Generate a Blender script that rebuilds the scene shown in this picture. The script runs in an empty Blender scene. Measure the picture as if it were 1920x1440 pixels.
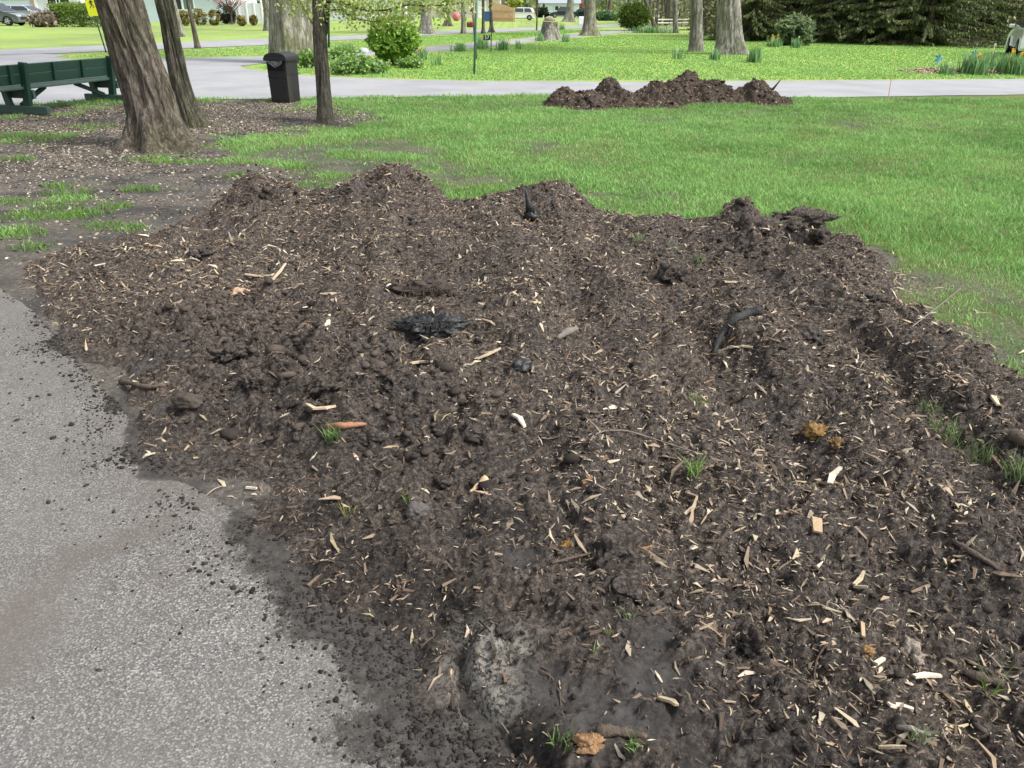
import bpy, math, random
import numpy as np
from mathutils import Vector, Matrix, Euler, noise as MN
R = math.radians
random.seed(7); rng = np.random.default_rng(11)
S = bpy.context.scene
COL = S.collection
# ------------------------------------------------------------------ camera
F = 1443.0; CAMZ = 1.6; PITCH = R(26.05); ROLL = R(0.5)
cm = bpy.data.cameras.new('camera'); cam = bpy.data.objects.new('camera', cm); COL.objects.link(cam)
cm.sensor_width = 36; cm.lens = 36 * F / 1920; cm.clip_end = 2000; cm.clip_start = 0.05
MAT = Matrix.Translation((0, 0, CAMZ)) @ Euler((R(90) - PITCH, 0, 0)).to_matrix().to_4x4() @ Matrix.Rotation(ROLL, 4, 'Z')
cam.matrix_world = MAT; S.camera = cam
M3 = MAT.to_3x3()
def ray(u, v): return M3 @ Vector(((u - 960) / F, (720 - v) / F, -1))
def g(u, v, z=0.0):
    d = ray(u, v); t = (z - CAMZ) / d.z; return Vector((d.x * t, d.y * t, z))
def aty(u, v, y):
    d = ray(u, v); t = y / d.y; return Vector((d.x * t, y, CAMZ + d.z * t))
def dep(p): return -(MAT.inverted() @ Vector(p)).z
def mpx(p): return dep(p) / F        # metres per photograph pixel at p
# ------------------------------------------------------------------ noise
TB = rng.random((8, 256, 256))
def vnoise(x, y, s=0):
    T = TB[s % 8]; x = np.asarray(x, float) + 17.3 * s; y = np.asarray(y, float) + 31.7 * s
    xi = np.floor(x).astype(int); yi = np.floor(y).astype(int); fx = x - xi; fy = y - yi
    fx = fx * fx * (3 - 2 * fx); fy = fy * fy * (3 - 2 * fy)
    a = T[xi & 255, yi & 255]; b = T[(xi + 1) & 255, yi & 255]; c = T[xi & 255, (yi + 1) & 255]; d = T[(xi + 1) & 255, (yi + 1) & 255]
    return (a * (1 - fx) + b * fx) * (1 - fy) + (c * (1 - fx) + d * fx) * fy
def fbm(x, y, f=1.0, o=4, s=0):
    t = 0; a = 1; n = 0
    for i in range(o):
        t = t + a * (vnoise(x * f, y * f, s + i) - .5); n += a * .5; a *= .5; f *= 2.03
    return t / n
def worley(x, y, c, s=0):
    gx = x / c; gy = y / c; xi = np.floor(gx).astype(int); yi = np.floor(gy).astype(int)
    best = np.full(gx.shape, 9.0); rr = np.zeros(gx.shape)
    for i in (-1, 0, 1):
        for j in (-1, 0, 1):
            a = (xi + i) & 255; b = (yi + j) & 255
            px = xi + i + TB[s, a, b]; py = yi + j + TB[s + 1, a, b]
            d = (gx - px) ** 2 + (gy - py) ** 2; m = d < best
            best = np.where(m, d, best); rr = np.where(m, TB[s + 2, a, b], rr)
    return np.sqrt(best), rr
def ss(x, a, b):
    t = np.clip((x - a) / (b - a), 0, 1); return t * t * (3 - 2 * t)
def sdf(poly, X, Y):            # negative inside
    P = np.array(poly); d = np.full(X.shape, 1e9); ins = np.zeros(X.shape, bool); n = len(P)
    for i in range(n):
        a = P[i]; b = P[(i + 1) % n]; e = b - a; wx = X - a[0]; wy = Y - a[1]
        t = np.clip((wx * e[0] + wy * e[1]) / (e @ e + 1e-12), 0, 1)
        d = np.minimum(d, (wx - e[0] * t) ** 2 + (wy - e[1] * t) ** 2)
        c = ((a[1] <= Y) != (b[1] <= Y)); xx = a[0] + (Y - a[1]) * e[0] / (e[1] if abs(e[1]) > 1e-9 else 1e-9)
        ins ^= c & (X < xx)
    d = np.sqrt(d); return np.where(ins, -d, d)
def pl(pts, z=0.0): return [tuple(g(*p, z)[:2]) if len(p) == 2 else tuple(g(*p)[:2]) for p in pts]
# ------------------------------------------------------------------ mesh helpers
def mkmesh(name, V, faces, col=None, smooth=False, attrs=None):
    me = bpy.data.meshes.new(name); V = np.asarray(V, np.float32)
    fs = [np.asarray(f, np.int32) for f in faces if len(f)]
    me.vertices.add(len(V)); me.vertices.foreach_set('co', V.ravel())
    nl = sum(f.size for f in fs); nf = sum(len(f) for f in fs)
    me.loops.add(nl); me.loops.foreach_set('vertex_index', np.concatenate([f.ravel() for f in fs]))
    me.polygons.add(nf); tot = np.concatenate([np.full(len(f), f.shape[1], np.int32) for f in fs])
    st = np.concatenate([[0], np.cumsum(tot)[:-1]]).astype(np.int32)
    me.polygons.foreach_set('loop_start', st)
    me.polygons.foreach_set('use_smooth', np.full(nf, smooth))
    me.update(calc_edges=True)
    if col is not None:
        a = me.color_attributes.new('Col', 'FLOAT_COLOR', 'POINT')
        c = np.ones((len(V), 4), np.float32); c[:, :3] = col; a.data.foreach_set('color', c.ravel())
    for k, v in (attrs or {}).items():
        a = me.attributes.new(k, 'FLOAT', 'POINT'); a.data.foreach_set('value', np.asarray(v, np.float32).ravel())
    return me
def link(name, me, mat, parent=None, loc=None):
    o = bpy.data.objects.new(name, me); COL.objects.link(o)
    if mat and me and not me.materials: me.materials.append(mat)
    if parent: o.parent = parent
    if loc is not None: o.location = loc
    return o
def tag(o, label=None, cat=None, group=None, kind=None):
    if label: o['label'] = label
    if cat: o['category'] = cat
    if group: o['group'] = group
    if kind: o['kind'] = kind
    return o
def thing(name, label, cat, loc, rz=0, group=None):
    o = bpy.data.objects.new(name, None); COL.objects.link(o); o.location = loc; o.rotation_euler = (0, 0, rz)
    return tag(o, label, cat, group)
class MB:
    def __init__(s): s.v = []; s.f = []
    def add(s, v, f):
        n = len(s.v); s.v += [tuple(a) for a in v]; s.f += [tuple(i + n for i in q) for q in f]; return s
    def box(s, c, d, rot=None, taper=1.0):
        P = []
        for z in (-1, 1):
            k = taper if z > 0 else 1
            for x, y in ((-1, -1), (1, -1), (1, 1), (-1, 1)): P.append(Vector((x * d[0] / 2 * k, y * d[1] / 2 * k, z * d[2] / 2)))
        if rot: P = [rot @ p for p in P]
        return s.add([p + Vector(c) for p in P], [(3, 2, 1, 0), (4, 5, 6, 7), (0, 1, 5, 4), (1, 2, 6, 5), (2, 3, 7, 6), (3, 0, 4, 7)])
    def bar(s, a, b, w, h):
        a = Vector(a); b = Vector(b); d = (b - a); q = d.to_track_quat('X', 'Z').to_matrix()
        return s.box((a + b) / 2, (d.length, w, h), q)
    def tube(s, pts, rad, n=8, cap=True):
        pts = [Vector(p) for p in pts]; m = len(pts)
        if not hasattr(rad, '__len__'): rad = [rad] * m
        V = []; up = Vector((0.13, 0.31, 1)).normalized()
        for i, p in enumerate(pts):
            t = (pts[min(i + 1, m - 1)] - pts[max(i - 1, 0)]).normalized()
            if abs(t.dot(up)) > .95: up = Vector((1, .1, 0)).normalized()
            a = t.cross(up).normalized(); b = t.cross(a)
            for k in range(n):
                an = 2 * math.pi * k / n; V.append(p + (a * math.cos(an) + b * math.sin(an)) * rad[i])
        Fc = [(i * n + k, i * n + (k + 1) % n, (i + 1) * n + (k + 1) % n, (i + 1) * n + k) for i in range(m - 1) for k in range(n)]
        if cap: Fc += [tuple(range(n))[::-1], tuple((m - 1) * n + k for k in range(n))]
        return s.add(V, Fc)
    def prism(s, prof, y0, y1, sc=None):       # profile in xz extruded along y
        n = len(prof); V = [(x, y0, z) for x, z in prof] + [(x, y1, z) for x, z in prof]
        return s.add(V, [tuple(range(n)), tuple(range(2 * n - 1, n - 1, -1))] + [(k, k + n, (k + 1) % n + n, (k + 1) % n) for k in range(n)])
    def lathe(s, prof, c=(0, 0, 0), n=24, axis='Z'):
        V = []; m = len(prof)
        for r, z in prof:
            for k in range(n):
                a = 2 * math.pi * k / n; x, y = r * math.cos(a), r * math.sin(a)
                p = (x, y, z) if axis == 'Z' else (x, z, y)
                V.append((p[0] + c[0], p[1] + c[1], p[2] + c[2]))
        return s.add(V, [(i * n + k, i * n + (k + 1) % n, (i + 1) * n + (k + 1) % n, (i + 1) * n + k) for i in range(m - 1) for k in range(n)])
    def build(s, name, mat, parent=None, loc=None, smooth=False, bev=0):
        me = bpy.data.meshes.new(name); me.from_pydata(s.v, [], s.f); me.update()
        if smooth: me.polygons.foreach_set('use_smooth', [True] * len(me.polygons))
        o = link(name, me, mat, parent, loc)
        if bev:
            b = o.modifiers.new('b', 'BEVEL'); b.width = bev; b.segments = 2; b.limit_method = 'ANGLE'
        return o
# ------------------------------------------------------------------ materials
class NT:
    def __init__(s, name, rough=.8, spec=.3):
        s.m = bpy.data.materials.new(name); s.m.use_nodes = True; s.t = s.m.node_tree; s.b = s.t.nodes['Principled BSDF']
        s.b.inputs['Roughness'].default_value = rough; s.b.inputs['Specular IOR Level'].default_value = spec
    def n(s, ty, **kw):
        o = s.t.nodes.new(ty)
        for k, v in kw.items():
            if k in o.inputs.keys() if isinstance(k, str) else False: o.inputs[k].default_value = v
            else: setattr(o, k, v)
        return o
    def l(s, a, b): s.t.links.new(a, b)
    def pos(s, scale=(1, 1, 1), obj=True):
        tc = s.n('ShaderNodeTexCoord'); mp = s.n('ShaderNodeMapping'); mp.inputs['Scale'].default_value = scale
        s.l(tc.outputs['Object'], mp.inputs[0]); return mp.outputs[0]
    def noise(s, scale, detail=4, rough=.6, vec=None, dist=0):
        o = s.n('ShaderNodeTexNoise'); o.inputs['Scale'].default_value = scale; o.inputs['Detail'].default_value = detail
        o.inputs['Roughness'].default_value = rough; o.inputs['Distortion'].default_value = dist
        s.l(vec if vec else s.pos(), o.inputs['Vector']); return o.outputs['Fac']
    def vor(s, scale, out='Distance', feat='F1', vec=None):
        o = s.n('ShaderNodeTexVoronoi'); o.feature = feat; o.inputs['Scale'].default_value = scale
        s.l(vec if vec else s.pos(), o.inputs['Vector']); return o.outputs[out]
    def ramp(s, fac, stops):
        o = s.n('ShaderNodeValToRGB'); e = o.color_ramp.elements
        while len(e) < len(stops): e.new(.5)
        for k, (p, c) in enumerate(stops):
            e[k].position = p; e[k].color = (*c, 1) if hasattr(c, '__len__') else (c, c, c, 1)
        s.l(fac, o.inputs[0]); return o.outputs[0]
    def mix(s, fac, a, b, mode='MIX'):
        o = s.n('ShaderNodeMix'); o.data_type = 'RGBA'; o.blend_type = mode
        for i, v in ((0, fac), (6, a), (7, b)):
            if isinstance(v, (int, float)): o.inputs[i].default_value = v if i == 0 else (v, v, v, 1)
            elif isinstance(v, tuple): o.inputs[i].default_value = (*v, 1)
            else: s.l(v, o.inputs[i])
        return o.outputs[2]
    def mth(s, op, a, b=0.0):
        o = s.n('ShaderNodeMath'); o.operation = op
        for i, v in ((0, a), (1, b)):
            if isinstance(v, (int, float)): o.inputs[i].default_value = v
            else: s.l(v, o.inputs[i])
        return o.outputs[0]
    def attr(s, name, fac=True):
        o = s.n('ShaderNodeAttribute'); o.attribute_name = name; return o.outputs['Fac' if fac else 'Color']
    def color(s, c):
        if isinstance(c, tuple): s.b.inputs['Base Color'].default_value = (*c, 1)
        else: s.l(c, s.b.inputs['Base Color'])
        return s
    def bump(s, h, strength=.5, dist=.01):
        o = s.n('ShaderNodeBump'); o.inputs['Strength'].default_value = strength; o.inputs['Distance'].default_value = dist
        s.l(h, o.inputs['Height']); s.l(o.outputs[0], s.b.inputs['Normal']); return s
def plain(name, c, rough=.6, var=.25, scale=6, spec=.4, metal=0, bump=0, bs=40):
    t = NT(name, rough, spec); n = t.noise(scale, 5)
    t.color(t.mix(n, tuple(x * (1 - var) for x in c), tuple(min(1, x * (1 + var)) for x in c)))
    t.b.inputs['Metallic'].default_value = metal
    if bump: t.bump(t.noise(bs, 4), bump, .01)
    return t.m
def leafmat(name, trans=.35, rough=.55):
    t = NT(name, rough, .25); c = t.attr('Col', False); t.color(c)
    tr = t.n('ShaderNodeBsdfTranslucent'); t.l(c, tr.inputs[0]); mx = t.n('ShaderNodeMixShader'); mx.inputs[0].default_value = trans
    out = t.t.nodes['Material Output']; t.l(t.b.outputs[0], mx.inputs[1]); t.l(tr.outputs[0], mx.inputs[2]); t.l(mx.outputs[0], out.inputs[0])
    return t.m
def colmat(name, rough=.75, spec=.25, bump=0, bs=150):
    t = NT(name, rough, spec); c = t.attr('Col', False)
    n = t.noise(60, 3); t.color(t.mix(n, t.mix(1.0, c, .62, 'MULTIPLY'), t.mix(1.0, c, 1.25, 'MULTIPLY')))
    if bump: t.bump(t.noise(bs, 3), bump, .004)
    return t.m
M_leaf = leafmat('leaf'); M_grass = leafmat('grass_blade', .3, .6); M_needle = leafmat('needle', .15, .7)
M_chip = colmat('wood_chip', .8, .2); M_clod = colmat('soil_clod', .9, .2, .8, 90)
M_litter = colmat('litter', .85, .2)
def barkmat(name, c1, c2, sc=14, moss=0):
    t = NT(name, .92, .15); p = t.pos((sc, sc, sc * .18)); n = t.noise(1.0, 8, .7, p, .6); f = t.noise(1.6, 3)
    c = t.ramp(n, [(.36, tuple(x * .42 for x in c1)), (.5, c1), (.62, c2)])
    v_ = t.vor(1.1, 'Distance', 'DISTANCE_TO_EDGE', t.pos((sc * 1.6, sc * 1.6, sc * .3))); c = t.mix(t.ramp(v_, [(.0, .65), (.12, 0.)]), c, tuple(x * .3 for x in c1)); c = t.mix(t.ramp(f, [(.4, 0.), (.62, 1.)]), c, t.mix(1.0, c, (.8, .84, .72), 'MULTIPLY'))
    if moss: c = t.mix(t.mth('MULTIPLY', t.ramp(t.noise(2.2, 4), [(.45, 0.), (.6, 1.)]), moss), c, (.10, .12, .035))
    t.color(c); t.bump(n, 1.0, .035); return t.m
B_near = barkmat('bark_brown', (.115, .098, .080), (.215, .188, .155), 22)
B_near2 = barkmat('bark_olive', (.095, .09, .067), (.165, .155, .12), 26)
B_slim = barkmat('bark_dark', (.15, .132, .112), (.26, .235, .20), 34)
B_grey = barkmat('bark_grey', (.24, .225, .20), (.42, .40, .37), 9)
B_moss = barkmat('bark_mossy', (.24, .225, .185), (.42, .40, .35), 8, .45)
B_dark = barkmat('bark_far_dark', (.12, .10, .085), (.20, .175, .15), 8)
# ground
gt = NT('ground_mat', .95, .15)
gp = gt.pos()
gn1 = gt.noise(9, 5, .65); gn2 = gt.noise(.5, 4, .6); gn3 = gt.noise(60, 3)
gg = gt.mix(gn1, (.12, .20, .06), (.25, .36, .10))
gg = gt.mix(gt.ramp(gn2, [(.42, 0.), (.6, 1.)]), gg, gt.mix(1.0, gg, (1.25, 1.08, .9), 'MULTIPLY'))
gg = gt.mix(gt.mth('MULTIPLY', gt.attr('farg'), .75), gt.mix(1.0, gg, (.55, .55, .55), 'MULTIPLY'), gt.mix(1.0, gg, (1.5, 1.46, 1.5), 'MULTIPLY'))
gd = gt.mix(gt.ramp(gt.noise(30, 6, .75), [(.35, 0.), (.62, 1.)]), (.055, .050, .044), (.17, .153, .134))
gd = gt.mix(gt.ramp(gt.noise(2.2, 4), [(.45, 0.), (.62, 1.)]), gd, (.06, .058, .055))
gt.color(gt.mix(gt.attr('grass'), gd, gg)); gt.bump(gt.noise(35, 6, .75), .8, .03)
M_ground = gt.m
# soil
st = NT('soil_mat', .92, .25)
c0 = st.ramp(st.noise(55, 8, .82), [(.38, (.026, .022, .019)), (.5, (.110, .091, .077)), (.6, (.27, .226, .19))])
c0 = st.mix(st.ramp(st.noise(2.5, 4), [(.4, 0.), (.62, 1.)]), c0, st.mix(1.0, c0, (.75, .78, .82), 'MULTIPLY'))
cc = st.ramp(st.noise(14, 7, .7), [(.34, (.045, .042, .040)), (.5, (.10, .095, .092)), (.66, (.17, .163, .158))])
c0 = st.mix(st.attr('clay'), c0, cc); c0 = st.mix(st.mth('MULTIPLY', st.attr('wet'), .8), c0, st.mix(1.0, c0, (.36, .37, .39), 'MULTIPLY'))
c0 = st.mix(st.mth('MULTIPLY', st.attr('pale'), st.ramp(st.noise(70, 4, .7), [(.42, 0.), (.54, 1.)])), c0, (.50, .48, .42))
st.color(c0); st.bump(st.noise(90, 8, .85), 1.0, .03)
st.l(st.mth('SUBTRACT', .93, st.mth('MULTIPLY', st.attr('clay'), .35)), st.b.inputs['Roughness'])
M_soil = st.m
# asphalt
at = NT('asphalt_mat', .85, .3)
def stones(sc):
    v = at.n('ShaderNodeTexVoronoi'); v.inputs['Scale'].default_value = sc; at.l(at.pos(), v.inputs['Vector'])
    sx = at.n('ShaderNodeSeparateColor'); at.l(v.outputs['Color'], sx.inputs[0])
    return sx.outputs[0], v.outputs['Distance']
r1, d1 = stones(190); r2, d2 = stones(330)
sc1 = at.ramp(r1, [(.0, (.085, .083, .08)), (.5, (.18, .178, .175)), (.75, (.33, .325, .315)), (1., (.60, .595, .58))])
sc2 = at.ramp(r2, [(.0, (.13, .127, .122)), (.6, (.24, .236, .228)), (1., (.42, .415, .405))])
dk = at.ramp(d1, [(.42, 1.), (.75, .35)])
ac = at.mix(.3, sc1, sc2); ac = at.mix(1.0, ac, dk, 'MULTIPLY'); ac = at.mix(1.0, ac, at.mix(at.ramp(at.noise(2.2, 6, .7), [(.35, 0.), (.65, 1.)]), (.50, .485, .47), (.70, .69, .68)), 'MULTIPLY')
patch = at.ramp(at.noise(1.3, 5, .6), [(.38, 0.), (.62, 1.)])
ac = at.mix(patch, at.mix(.45, ac, (.17, .163, .153)), at.mix(1.0, ac, (1.22, 1.22, 1.22), 'MULTIPLY'))
dst = at.mth('MULTIPLY', at.attr('dust'), at.ramp(at.noise(6, 6, .7), [(.3, .45), (.6, 1.)]))
ac = at.mix(at.mth('MULTIPLY', dst, .8), ac, at.mix(at.noise(80, 3), (.075, .064, .054), (.13, .115, .10)))
dr = at.ramp(at.mth('ADD', at.attr('dirt'), at.mth('MULTIPLY', at.noise(34, 10, .95), 1.3)), [(.96, 0.), (1.12, .92)])
ac = at.mix(at.mth('MINIMUM', dr, 1.0), ac, at.ramp(at.noise(32, 10, .9), [(.40, (.006, .0055, .005)), (.60, (.066, .059, .053))]))
at.color(ac); at.bump(d1, -.5, .006); M_asph = at.m
rt = NT('road_mat', .9, .3)
rc = rt.mix(rt.noise(22, 5, .7), (.24, .245, .255), (.36, .365, .38)); rc = rt.mix(rt.ramp(rt.noise(.7, 5), [(.4, 0.), (.65, 1.)]), rc, rt.mix(1.0, rc, (.82, .82, .83), 'MULTIPLY'))
rt.color(rc); M_road = rt.m
# ------------------------------------------------------------------ land layout
# boundary of the near soil spread (photo sample points brought down onto the ground)
NEARP = (pl([(50, 505), (58, 560), (125, 640), (215, 735), (330, 865), (455, 935), (500, 1050), (610, 1150), (770, 1235), (850, 1330), (905, 1440), (960, 1700)]) +
         [(.1, .2), (2.6, .2), (3.6, 1.6)] + pl([(2300, 860), (2080, 780)]) +
         pl([(1990, 742), (1860, 665), (1775, 610), (1720, 560), (1680, 505), (1600, 462)], .03) +
         pl([(1555, 425), (1490, 386), (1420, 384), (1330, 392), (1230, 384), (1120, 374), (1085, 352), (1030, 340), (975, 345), (930, 364), (850, 366), (815, 352), (785, 315), (730, 296), (670, 318), (640, 350), (560, 366), (525, 335), (480, 322), (430, 352)], .15) +
         pl([(400, 415), (300, 430), (180, 462), (95, 482)], .02))
CLODP = pl([(330, 600), (520, 560), (640, 640), (800, 700), (900, 820), (860, 900), (700, 860), (480, 820), (360, 760)], .08)
DARKP = pl([(100, 600), (400, 560), (620, 620), (800, 760), (950, 860), (1120, 1060), (1250, 1240), (1330, 1440), (1300, 1600), (900, 1600), (840, 1240), (480, 950)], .05)
TRENCH = [tuple(g(*p, .03)[:2]) for p in [(862, 1235), (868, 1275), (890, 1330), (930, 1375), (975, 1412), (1030, 1450)]]
def seg_dist(pts, X, Y):
    D = np.full(X.shape, 1e3); P_ = np.array(pts); lo, hi = P_.min(0) - .6, P_.max(0) + .6
    m_ = (X > lo[0]) & (X < hi[0]) & (Y > lo[1]) & (Y < hi[1]); X = X[m_]; Y = Y[m_]; d = np.full(X.shape, 1e3)
    for a, b in zip(pts[:-1], pts[1:]):
        ex, ey = b[0] - a[0], b[1] - a[1]; wx = X - a[0]; wy = Y - a[1]
        t = np.clip((wx * ex + wy * ey) / (ex * ex + ey * ey), 0, 1); d = np.minimum(d, np.hypot(wx - ex * t, wy - ey * t))
    D[m_] = d; return D
# crest, height, radius x, radius y, skew
BUMPS = [(480, 336, .36, .30, .32), (440, 360, .30, .22, .25), (530, 372, .28, .3, .3), (725, 318, .32, .38, .36), (775, 335, .27, .26, .3), (680, 350, .36, .34, .36), (650, 395, .27, .4, .35),
         (1030, 350, .30, .38, .28), (960, 385, .24, .35, .3), (1385, 383, .33, .17, .15), (1420, 440, .26, .22, .16), (1500, 398, .27, .26, .18), (1330, 470, .20, .5, .3),
         (1640, 470, .12, .35, .3), (1600, 520, .17, .5, .25), (1700, 560, .13, .3, .25), (1210, 420, .2, .3, .3), (330, 470, .12, .4, .25), (880, 470, .22, .5, .4),
         (1500, 620, .2, .7, .35), (620, 700, .14, .35, .22), (720, 720, .14, .3, .2), (900, 600, .2, .5, .3), (1180, 560, .16, .3, .5), (1150, 960, .10, .22, .16), (1500, 940, .12, .5, .2), (1750, 1000, .13, .4, .3)]
BW = [(g(u, v, z), z, rx, ry) for u, v, z, rx, ry in BUMPS]
CLAY = [(1100, 1128, .055, .045, 1), (985, 1075, .11, .055, .8), (1175, 1350, .16, .12, .8), (1150, 1240, .14, .10, .5), (1300, 1370, .12, .12, .45), (1000, 1340, .09, .12, .5), (300, 770, .10, .06, .9), (225, 690, .15, .04, .5)]
CW = [(g(u, v, .05), rx, ry, a) for u, v, rx, ry, a in CLAY]
PALE = [(g(u, v, .06), r, a) for u, v, r, a in [(905, 1250, .10, 1), (940, 1225, .07, 1), (915, 1300, .09, .9), (880, 1190, .06, .5), (975, 1235, .05, .8)]]
def cmask(X, Y):
    c = np.zeros(X.shape)
    for p, rx, ry, a in CW: c = np.maximum(c, a * np.exp(-(((X - p.x) / rx) ** 2 + ((Y - p.y) / ry) ** 2) ** 1.5))
    return .85 * ss(c + 1.2 * fbm(X, Y, 9, 5, 2) * (c > .02), .2, .95)
def gz(X, Y):
    return .03 * fbm(X, Y, .6, 2, 1) * ss(Y, 6, 8) * (1 - ss(Y, 13, 16))
def inside(X, Y): return -sdf(NEARP, X, Y) + .16 * fbm(X, Y, 1.8, 3, 3) + .10 * fbm(X, Y, 8, 4, 4)
HOL = [([tuple(g(*p_, .15)[:2]) for p_ in P_], d_, w_) for P_, d_, w_ in [([(1478, 432), (1510, 440), (1545, 452)], .13, .07), ([(1420, 470), (1440, 480)], .08, .07), ([(430, 385), (465, 392)], .09, .10), ([(640, 425), (690, 420)], .07, .09),
    ([(1540, 565), (1640, 590), (1740, 620), (1850, 680)], .06, .07), ([(360, 480), (420, 478)], .06, .07), ([(1200, 505), (1240, 510)], .06, .08), ([(480, 790), (560, 740), (640, 690)], .03, .05), ([(900, 640), (860, 760)], .03, .06), ([(1560, 700), (1500, 860)], .035, .08), ([(1250, 640), (1260, 800), (1230, 950)], .03, .08)]]
def mound(X, Y, full=True):
    d = inside(X, Y); cl = cmask(X, Y)
    A = .055 + .12 * ss(Y, 1.3, 4.8) - .05 * ss(-X, 1.5, 4)
    h = A * (1 - np.exp(-np.clip(d, 0, 9) / .35))
    bsum = np.zeros(np.shape(X))
    for p, z, rx, ry in BW:
        m_ = (np.abs(X - p.x) < 2.6 * rx) & (np.abs(Y - p.y) < 2.6 * ry); q = ((X[m_] - p.x) / rx) ** 2 + ((Y[m_] - p.y) / ry) ** 2
        bsum[m_] += max(.02, z - (.055 + .12 * float(ss(p.y, 1.3, 4.8))) * .8) * .8 * np.exp(-q ** 1.1)
    h = h + bsum * ss(d, 0, .15) * (1 + .7 * fbm(X, Y, 4.5, 4, 5))
    k = ss(d, 0, .25) * (1 - .45 * cl)
    h = h + k * (.055 * fbm(X, Y, 2.2, 3, 1) + .034 * fbm(X, Y, 7, 3, 2))
    h = h + k * .14 * (vnoise(X * 3.4 + Y * .35, Y * .42, 5) - .5) + k * .055 * (vnoise(X * 8 + Y * .8, Y * .9, 3) - .5)
    # shallow wheel ruts running away from the viewer
    for a, b in (((1130, 400), (1010, 900)), ((1290, 420), (1330, 900))):
        rd = seg_dist([tuple(g(*a, .1)[:2]), tuple(g(*b, .1)[:2])], X, Y); h = h - .045 * np.exp(-(rd / .13) ** 2) * k
    hs_ = np.zeros(np.shape(X))
    for pts_, dp_, wd_ in HOL: hs_ += dp_ * np.exp(-(seg_dist(pts_, X, Y) / wd_) ** 2)
    h = h - hs_ * k * (1 + .8 * fbm(X, Y, 8, 2, 3))
    if full:
        cm_ = ss(-sdf(CLODP, X, Y) + .15 * fbm(X, Y, 2, 2, 3), -.25, .15)
        f1, r1 = worley(X, Y, .11, 0); f2, r2 = worley(X + .5, Y, .05, 2); f3, r3 = worley(X, Y + .3, .024, 4)
        lump = lambda f, r, t: np.sqrt(np.clip(1 - (f / .62) ** 2, 0, 1)) * (r > t)
        h = h + k * (cm_ * .04 * lump(f1, r1, .35) * (.5 + r1 * .6) + (.35 + .65 * cm_) * .016 * lump(f2, r2, .3) * (.4 + r2) + .007 * lump(f3, r3, .2) * (.3 + r3))
        h = h + k * (.030 * fbm(X, Y, 13, 4, 6) + .026 * fbm(X, Y, 31, 3, 0) + .012 * ss(fbm(X, Y, 3.2, 3, 6), .1, .4) * fbm(X, Y, 14, 3, 1)) + .008 * fbm(X, Y, 45, 2, 2)
    t = seg_dist(TRENCH, X, Y); h = h - (.036 + .05 * fbm(X, Y, 18, 3, 1)) * np.exp(-(t / .022) ** 2) + .02 * np.exp(-((t - .06) / .05) ** 2)
    h = np.where(d > 0, h + .016 * ss(d, 0, .08), d * .35)
    return np.maximum(h, -.05), d, cl
ASPH = pl([(-700, 380), (-30, 520), (62, 580), (120, 645), (215, 745), (345, 900), (560, 1010), (760, 1180), (940, 1330), (1010, 1500)]) + [(.15, .2), (.1, -2.5), (-9, -2.5)]
def asph(X, Y):
    s = -sdf(ASPH, X, Y) + .015 * fbm(X, Y, 6, 3, 2) + .02 * fbm(X, Y, 1.5, 2, 5)
    return np.where(s > 0, .013 * ss(s, 0, .03) - .006, -.01 + s * .6), s
BARE = pl([(-500, 215), (60, 203), (230, 196), (470, 190), (560, 192), (660, 205), (700, 222), (640, 240), (560, 250), (470, 262), (430, 285), (520, 330), (700, 345), (640, 380), (420, 470), (60, 560), (-30, 560), (-700, 420)])
THIN = pl([(430, 250), (700, 235), (860, 300), (900, 350), (700, 345), (480, 330)])
BAREFAR = [(g(u, v), rx, ry) for u, v, rx, ry in [(840, 200, .8, .35), (1010, 196, 1.2, .6), (1090, 205, 1.2, .4), (1640, 235, 1.5, .5), (860, 335, .8, .35), (960, 310, .5, .3), (1000, 275, .4, .5), (1700, 590, .35, .25), (1630, 500, .5, .35), (1590, 450, .6, .35), (1700, 530, .6, .3), (1790, 610, .45, .25), (1880, 670, .4, .25), (1640, 460, .6, .3), (1180, 365, .7, .2), (1300, 372, .6, .2), (900, 352, .5, .2), (1850, 560, .3, .2), (1500, 300, .5, .2), (620, 330, 1, .5), (370, 65, 3, 3), (1210, 225, 1.5, .3), (1480, 215, 1.4, .5)]]
def grassmask(X, Y):
    b = ss(-sdf(BARE, X, Y) + .8 * fbm(X, Y, .9, 3, 1) + .7 * fbm(X, Y, 3.2, 4, 6), -.35, .3)
    pt = ss(fbm(X, Y, .9, 4, 5) + .6 * fbm(X, Y, 3.5, 4, 2), .38, .70)
    gm = 1 - b * (1 - .85 * pt)
    t = ss(-sdf(THIN, X, Y), -.3, .2); gm = gm * (1 - t * .75 * ss(fbm(X, Y, 1.6, 4, 3), -.05, .2))
    for p, rx, ry in BAREFAR:
        q = np.exp(-(((X - p.x) / rx) ** 2 + ((Y - p.y) / ry) ** 2) ** 1.3); gm = gm * (1 - .75 * q * ss(fbm(X, Y, 3, 4, 2), -.3, .3))
    dm = inside(X, Y); gm = gm * (.72 + .28 * ss(fbm(X, Y, 2.6, 4, 6), -.3, .1)) * (1 - ss(dm + .30 * fbm(X, Y, 4, 4, 1), -.22, .06)) * (1 - ss(-sdf(ASPH, X, Y), -.55 + .2 * fbm(X, Y, 2, 2, 1), -.3))
    return np.clip(gm, 0, 1)
def surf(X, Y):
    m, d, c = mound(X, Y, False); a, s = asph(X, Y); return np.maximum(np.maximum(m, a), gz(X, Y))
def gridfaces(nr, nc, keep=None):
    i = np.arange(nr * nc).reshape(nr, nc)
    q = np.stack([i[:-1, :-1], i[:-1, 1:], i[1:, 1:], i[1:, :-1]], -1).reshape(-1, 4)
    if keep is not None: q = q[keep.ravel()[q].any(1)]
    return q
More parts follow.
